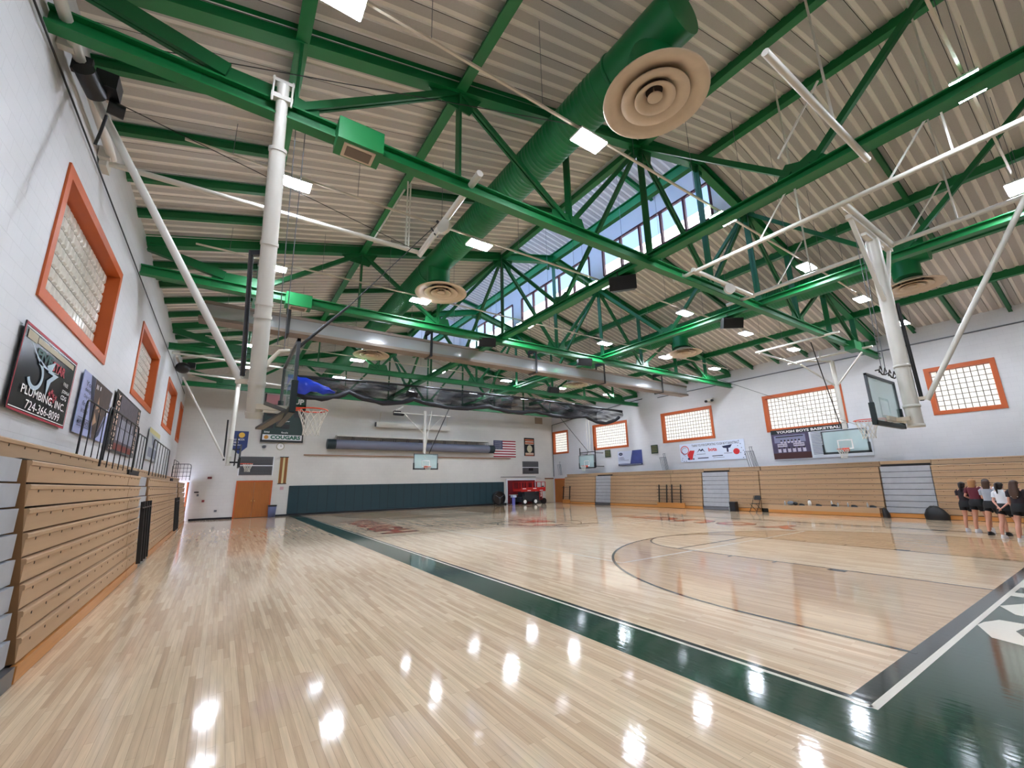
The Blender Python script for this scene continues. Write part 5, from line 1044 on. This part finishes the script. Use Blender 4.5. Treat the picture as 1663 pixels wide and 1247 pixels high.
bag(24.4, 5.35, .75, .4, .55, 'black gym bag slumped on the floor at the foot of the grey gap panel')
bag(24.4, 6.98, .25, .3, .42, 'small black bag at the right end of the pulled-out bench row')
def bottle(x, y, z, h_, r, m_, cap, lab):
    t = thing('water_bottle', lab, 'bottle', (x, y, z), 'bottles on the pulled-out bench row'); part(t, 'bottle_body', m_, lambda q: q.lathe((x, y, z), [(0, 0), (r, 0), (r, h_*.7), (r*.45, h_*.85), (r*.45, h_*.9), (0, h_*.9)], 14)); part(t, 'cap', cap, lambda q: q.cyl((x, y, z+h_*.88), (x, y, z+h_), r*.5, 12))
CLR = mat('bottle_clear', (214, 226, 232), .1, alpha=.55)
for y, h_, r, m_, cp, lb in ((9.45+.55, .3, .075, TEXTW, NAVY, 'large white bottle with a dark cap on the tan bench row'), (11.15, .2, .035, CLR, TEXTW, 'clear bottle at the left part of the tan bench row'), (9.05, .26, .035, CLR, TEXTW, 'clear bottle just right of the large white bottle on the bench'), (8.8, .2, .03, CLR, GALV, 'small clear bottle near the middle of the bench row'), (8.4, .2, .03, CLR, TEXTW, 'clear bottle right of the dark shoes on the bench row'), (7.65, .22, .032, CLR, TEXTW, 'clear bottle at the right end of the tan bench row'), (15.4, .22, .035, CLR, TEXTW, 'clear bottle at the foot of the middle grey gap panel')):
    bottle(24.6, y, .402 if y < 14 else .005, h_, r, m_, cp, lb) if y < 14 else bottle(24.6, 14.2, .01, .3, r, m_, cp, lb)
for y, z, x, s_, lb in ((10.75, .402, 24.55, .16, 'grey jacket and cap bundled at the left of the bench row'),):
    t = thing('clothes_bundle', lb, 'clothes', (x, y, z)); part(t, 'jacket', mat('cloth_grey', (110, 118, 128), .8), lambda q: q.ell((x, y+.1, z+.11), (.15, .16, .11), 12, 8)); part(t, 'cap', BLACK, lambda q: q.ell((x, y-.12, z+.09), (.11, .1, .09), 12, 8))
DS = ['dark shoe lying on the bench face, leftmost', 'dark shoe beside the large white bottle', 'dark shoe in the middle of the bench row', 'dark shoe second from the right on the bench row', 'dark shoe at the right end of the bench row']
for i, (y, z, x) in enumerate(((10.35, .402, 24.56), (9.6, .402, 24.56), (8.95, .402, 24.56), (8.15, .402, 24.56), (7.45, .402, 24.56))):
    t = thing('shoe', DS[i], 'shoe', (x, y, z), 'dark shoes on the bench row'); part(t, 'upper', BLACK, lambda q: q.loft([((x, y, z+.02), .05, .13, 0), ((x, y, z+.06), .045, .12, 0), ((x, y+.04, z+.1), .035, .06, 0)], 12)); part(t, 'sole', GALV, lambda q: q.loft([((x, y, z), .052, .135, 0), ((x, y, z+.02), .052, .135, 0)], 12))

# ---------------------------------------------------------------- people
SKIN = mat('skin_tan', (196, 142, 118), .55, noise=.05); SKIN2 = mat('skin_pale', (214, 160, 140), .55, noise=.05); SHORT = mat('shorts_black', (14, 15, 18), .75)
def person(x, y, rz, H, lab, shirt, hair, hairstyle, shoes, pose, skin=SKIN, lean=0, mark=None):
    k = H/1.65; o = Vector((x, y, 0)); Rm = Matrix.Rotation(rz, 3, 'Z') @ Matrix.Rotation(lean, 3, 'X')
    X = lambda p: o+Rm @ (Vector(p)*k)
    t = thing('person', lab, 'person', (x, y, 0)); vs, es, rs = [], [], []
    def chain(start, pts):
        i = start
        for p, r in pts:
            vs.append(X(p)); rs.append((r[0]*k, r[1]*k) if isinstance(r, tuple) else (r*k, r*k)); j = len(vs)-1
            if i is not None: es.append((i, j))
            i = j
        return i
    pel = chain(None, [((0, 0, .93), (.13, .10))]); wai = chain(pel, [((0, .0, 1.04), (.115, .085))]); che = chain(wai, [((0, 0, 1.22), (.125, .09)), ((0, -.005, 1.33), (.09, .07))])
    nk = chain(che, [((0, .0, 1.40), .048), ((0, .01, 1.455), .05), ((0, .015, 1.53), (.078, .09)), ((0, .012, 1.6), (.06, .07))])
    fs = {}
    st_ = {'l': -1, 'r': 1}
    for sd, s in st_.items():
        sp_ = pose.get('legs', .1); fwd = pose.get('step', 0)*s
        chain(pel, [((s*.085, 0, .86), .088), ((s*(.09+sp_*.3), .02+fwd*.5, .68), .078), ((s*(.09+sp_*.6), .03+fwd*.8, .48), .056), ((s*(.09+sp_*.8), -.01+fwd, .34), .056), ((s*(.09+sp_), -.03+fwd, .10), .036), ((s*(.09+sp_), .0+fwd, .05), .034)])
        fs[s] = (s*(.09+sp_), -.03+fwd)
        A = pose['arm_'+sd]; sh = chain(che, [((s*.115, 0, 1.35), .052), ((s*.155, 0, 1.31), .046)])
        el, wr = Vector(A[0]), Vector(A[1]); d = (wr-el).normalized(); md = (Vector((s*.155, 0, 1.31))+el)/2
        w_ = chain(sh, [(tuple(md), .038), (tuple(el), .031), (tuple((el+wr)/2), .028), (tuple(wr), .02), (tuple(wr+d*.04), (.028, .018)), (tuple(wr+d*.075), (.03, .015))])
        sdv = d.cross(Vector((0, 0, 1))).normalized() if abs(d.z) < .9 else Vector((0, 1, 0)); nv = d.cross(sdv).normalized()
        for q_, L_ in ((-1.5, .055), (-.5, .07), (.5, .066), (1.5, .05)):
            b0 = wr+d*.08+sdv*.013*q_; chain(w_, [(tuple(b0), .0085), (tuple(b0+d*L_*.55+nv*.006), .008), (tuple(b0+d*L_*.9+nv*.022), .007)])
        b0 = wr+d*.035+sdv*.026; chain(w_-1, [(tuple(b0), .010), (tuple(b0+sdv*.018+d*.03), .009), (tuple(b0+sdv*.02+d*.055), .008)])
    me = bpy.data.meshes.new('body'); me.from_pydata([tuple(v) for v in vs], es, []); ob = bpy.data.objects.new('tmp', me); C.objects.link(ob)
    sk = ob.modifiers.new('s', 'SKIN'); sk.use_smooth_shade = True; sb = ob.modifiers.new('u', 'SUBSURF'); sb.levels = 2; sb.render_levels = 2
    for i, (a, b_) in enumerate(rs): me.skin_vertices[0].data[i].radius = (a, b_)
    me.skin_vertices[0].data[0].use_root = True; bpy.context.view_layer.update()
    ev = ob.evaluated_get(bpy.context.evaluated_depsgraph_get()).to_mesh(); V_ = [tuple(v.co) for v in ev.vertices]; F_ = [tuple(p.vertices) for p in ev.polygons]
    bpy.data.objects.remove(ob); q = MB(); q.add(V_, F_, True)
    q.xf = X   # face: nose, ears, chin added to the same mesh
    q.ell((0, .105, 1.515), (.013, .022, .022), 8, 6); q.ell((-.082, .01, 1.52), (.012, .02, .03), 8, 6); q.ell((.082, .01, 1.52), (.012, .02, .03), 8, 6); q.ell((0, .045, 1.465), (.045, .045, .035), 10, 8); q.ell((0, .03, 1.53), (.075, .08, .09), 16, 12)
    body = q.build('body', skin, t)
    def cl(nm, m_, fn): q = MB(); q.xf = X; fn(q); return q.build(nm, m_, t)
    for s in (-1, 1): cl('eye', TEXTW, lambda q: (q.ell((s*.03, .1, 1.54), (.012, .008, .008), 8, 6)))
    cl('mouth', mat('lips', (170, 90, 90), .5), lambda q: q.ell((0, .095, 1.48), (.02, .008, .006), 8, 6))
    cl('shirt', shirt, lambda q: (q.loft([((0, 0, .96), .165, .125, 0), ((0, 0, 1.06), .15, .115, 0), ((0, .01, 1.22), .162, .125, 0), ((0, 0, 1.33), .165, .105, 0), ((0, 0, 1.39), .105, .08, 0), ((0, 0, 1.425), .065, .062, 0)], 20),
        [q.tube([(s*.12, 0, 1.34), (s*.17, 0, 1.31), tuple((Vector((s*.155, 0, 1.31))*.45+Vector(pose['arm_'+sd][0])*.55))], .06, 12, radii=[.07, .068, .058]) for sd, s in st_.items()]))
    cl('shorts', SHORT, lambda q: (q.loft([((0, 0, 1.02), .16, .125, 0), ((0, -.01, .92), .195, .155, 0), ((0, -.01, .8), .2, .16, 0)], 20), [q.tube([(s*.085, 0, .88), (s*.095, .005, .78), (s*(.09+.3*pose.get('legs', .1)), .02+.4*s*pose.get('step', 0), .69)], .09, 14, radii=[.11, .11, .105]) for s in (-1, 1)]))
    def hr(q):
        q.ell((0, -.012, 1.56), (.092, .1, .088), 16, 12); q.ell((0, -.035, 1.51), (.085, .075, .09), 14, 10)
        if hairstyle == 'tail': q.tube([(0, -.09, 1.6), (0, -.14, 1.58), (0, -.15, 1.48), (0, -.14, 1.3)], .03, 10, radii=[.03, .036, .034, .012])
        elif hairstyle == 'long': q.loft([((0, -.05, 1.56), .085, .06, 0), ((0, -.07, 1.45), .1, .055, 0), ((0, -.09, 1.32), .11, .05, 0), ((0, -.1, 1.2), .09, .035, 0), ((0, -.1, 1.14), .04, .02, 0)], 14)
        else: q.loft([((0, -.04, 1.56), .09, .07, 0), ((0, -.05, 1.45), .095, .06, 0), ((0, -.055, 1.37), .08, .04, 0)], 14)
    cl('hair', hair, hr)
    for s in (-1, 1): fx, fy = fs[s]; cl('shoe', shoes, lambda q: (q.loft([((fx, fy+.06, .0), .045, .13, 0), ((fx, fy+.06, .03), .046, .132, 0), ((fx, fy+.055, .07), .04, .11, 0), ((fx, fy+.01, .11), .035, .05, 0)], 16)))
    if mark: cl('shirt_lettering', TEXTW, lambda q: [q.box((-.06+.04*i, -.128+.004*abs(i-1.5), 1.2), (.028, .004, .014)) for i in range(4)])
    return t
ARM_DOWN = dict(arm_l=((-.2, -.02, 1.08), (-.2, .06, .86)), arm_r=((.2, -.02, 1.08), (.2, .06, .86)))
ARM_X = dict(arm_l=((-.2, .02, 1.08), (-.02, .17, 1.08)), arm_r=((.2, .02, 1.07), (.03, .19, 1.12)))
ARM_BACK = dict(arm_l=((-.21, -.06, 1.08), (-.06, -.16, .92)), arm_r=((.21, -.06, 1.08), (.05, -.17, .9)))
ARM_HIP = dict(arm_l=((-.26, -.03, 1.1), (-.14, .1, 1.0)), arm_r=((.26, -.03, 1.1), (.14, .1, 1.0)))
HB = mat('hair_black', (26, 20, 20), .5); HBR = mat('hair_brown', (70, 48, 38), .5); HBL = mat('hair_blonde', (170, 122, 78), .5)
MR = mat('shirt_maroon', (92, 24, 40), .8); DKS = mat('shirt_dark', (30, 20, 28), .8); GRS = mat('shirt_grey', (158, 164, 174), .8); WHS = mat('shirt_white', (222, 226, 232), .8); SW = mat('shoe_white', (226, 226, 230), .5); SB = BLACK
person(20.2, 3.66, radians(-105), 1.56, 'person in black shirt and shorts with a dark ponytail, leftmost of the group', DKS, HB, 'tail', SW, dict(ARM_X, legs=.02, step=.05), mark=None)
person(19.9, 3.36, radians(-112), 1.66, 'person in maroon shirt and black shorts with blonde hair, second from the left', MR, HBL, 'bob', SW, dict(ARM_HIP, legs=.04, step=.06))
person(20.8, 3.2, radians(-100), 1.64, 'person mostly hidden behind the maroon shirt, dark hair and white shirt', WHS, HB, 'bob', SW, dict(ARM_DOWN, legs=.04, step=.03))
person(19.4, 2.98, radians(-112), 1.62, 'person in grey shirt and black shorts with brown hair and black shoes', GRS, HBR, 'bob', SB, dict(ARM_X, legs=.05, step=.12))
person(18.65, 2.62, radians(-115), 1.56, 'person in white shirt with a black ponytail, hands behind the back', WHS, HB, 'tail', SW, dict(ARM_BACK, legs=.06, step=.1), SKIN2)
person(17.95, 2.24, radians(-112), 1.62, 'person with long dark hair and lettered maroon-black shirt, rightmost full figure', DKS, HBR, 'long', SW, dict(ARM_DOWN, legs=.05, step=.08), SKIN2, mark=1)
person(18.8, 1.98, radians(-120), 1.66, 'person in dark clothes cut off at the right edge of the picture', DKS, HBR, 'bob', SW, dict(ARM_DOWN, legs=.05, step=.04), SKIN2)
for o in list(bpy.data.objects):
    if '_o' in o: del o['_o']
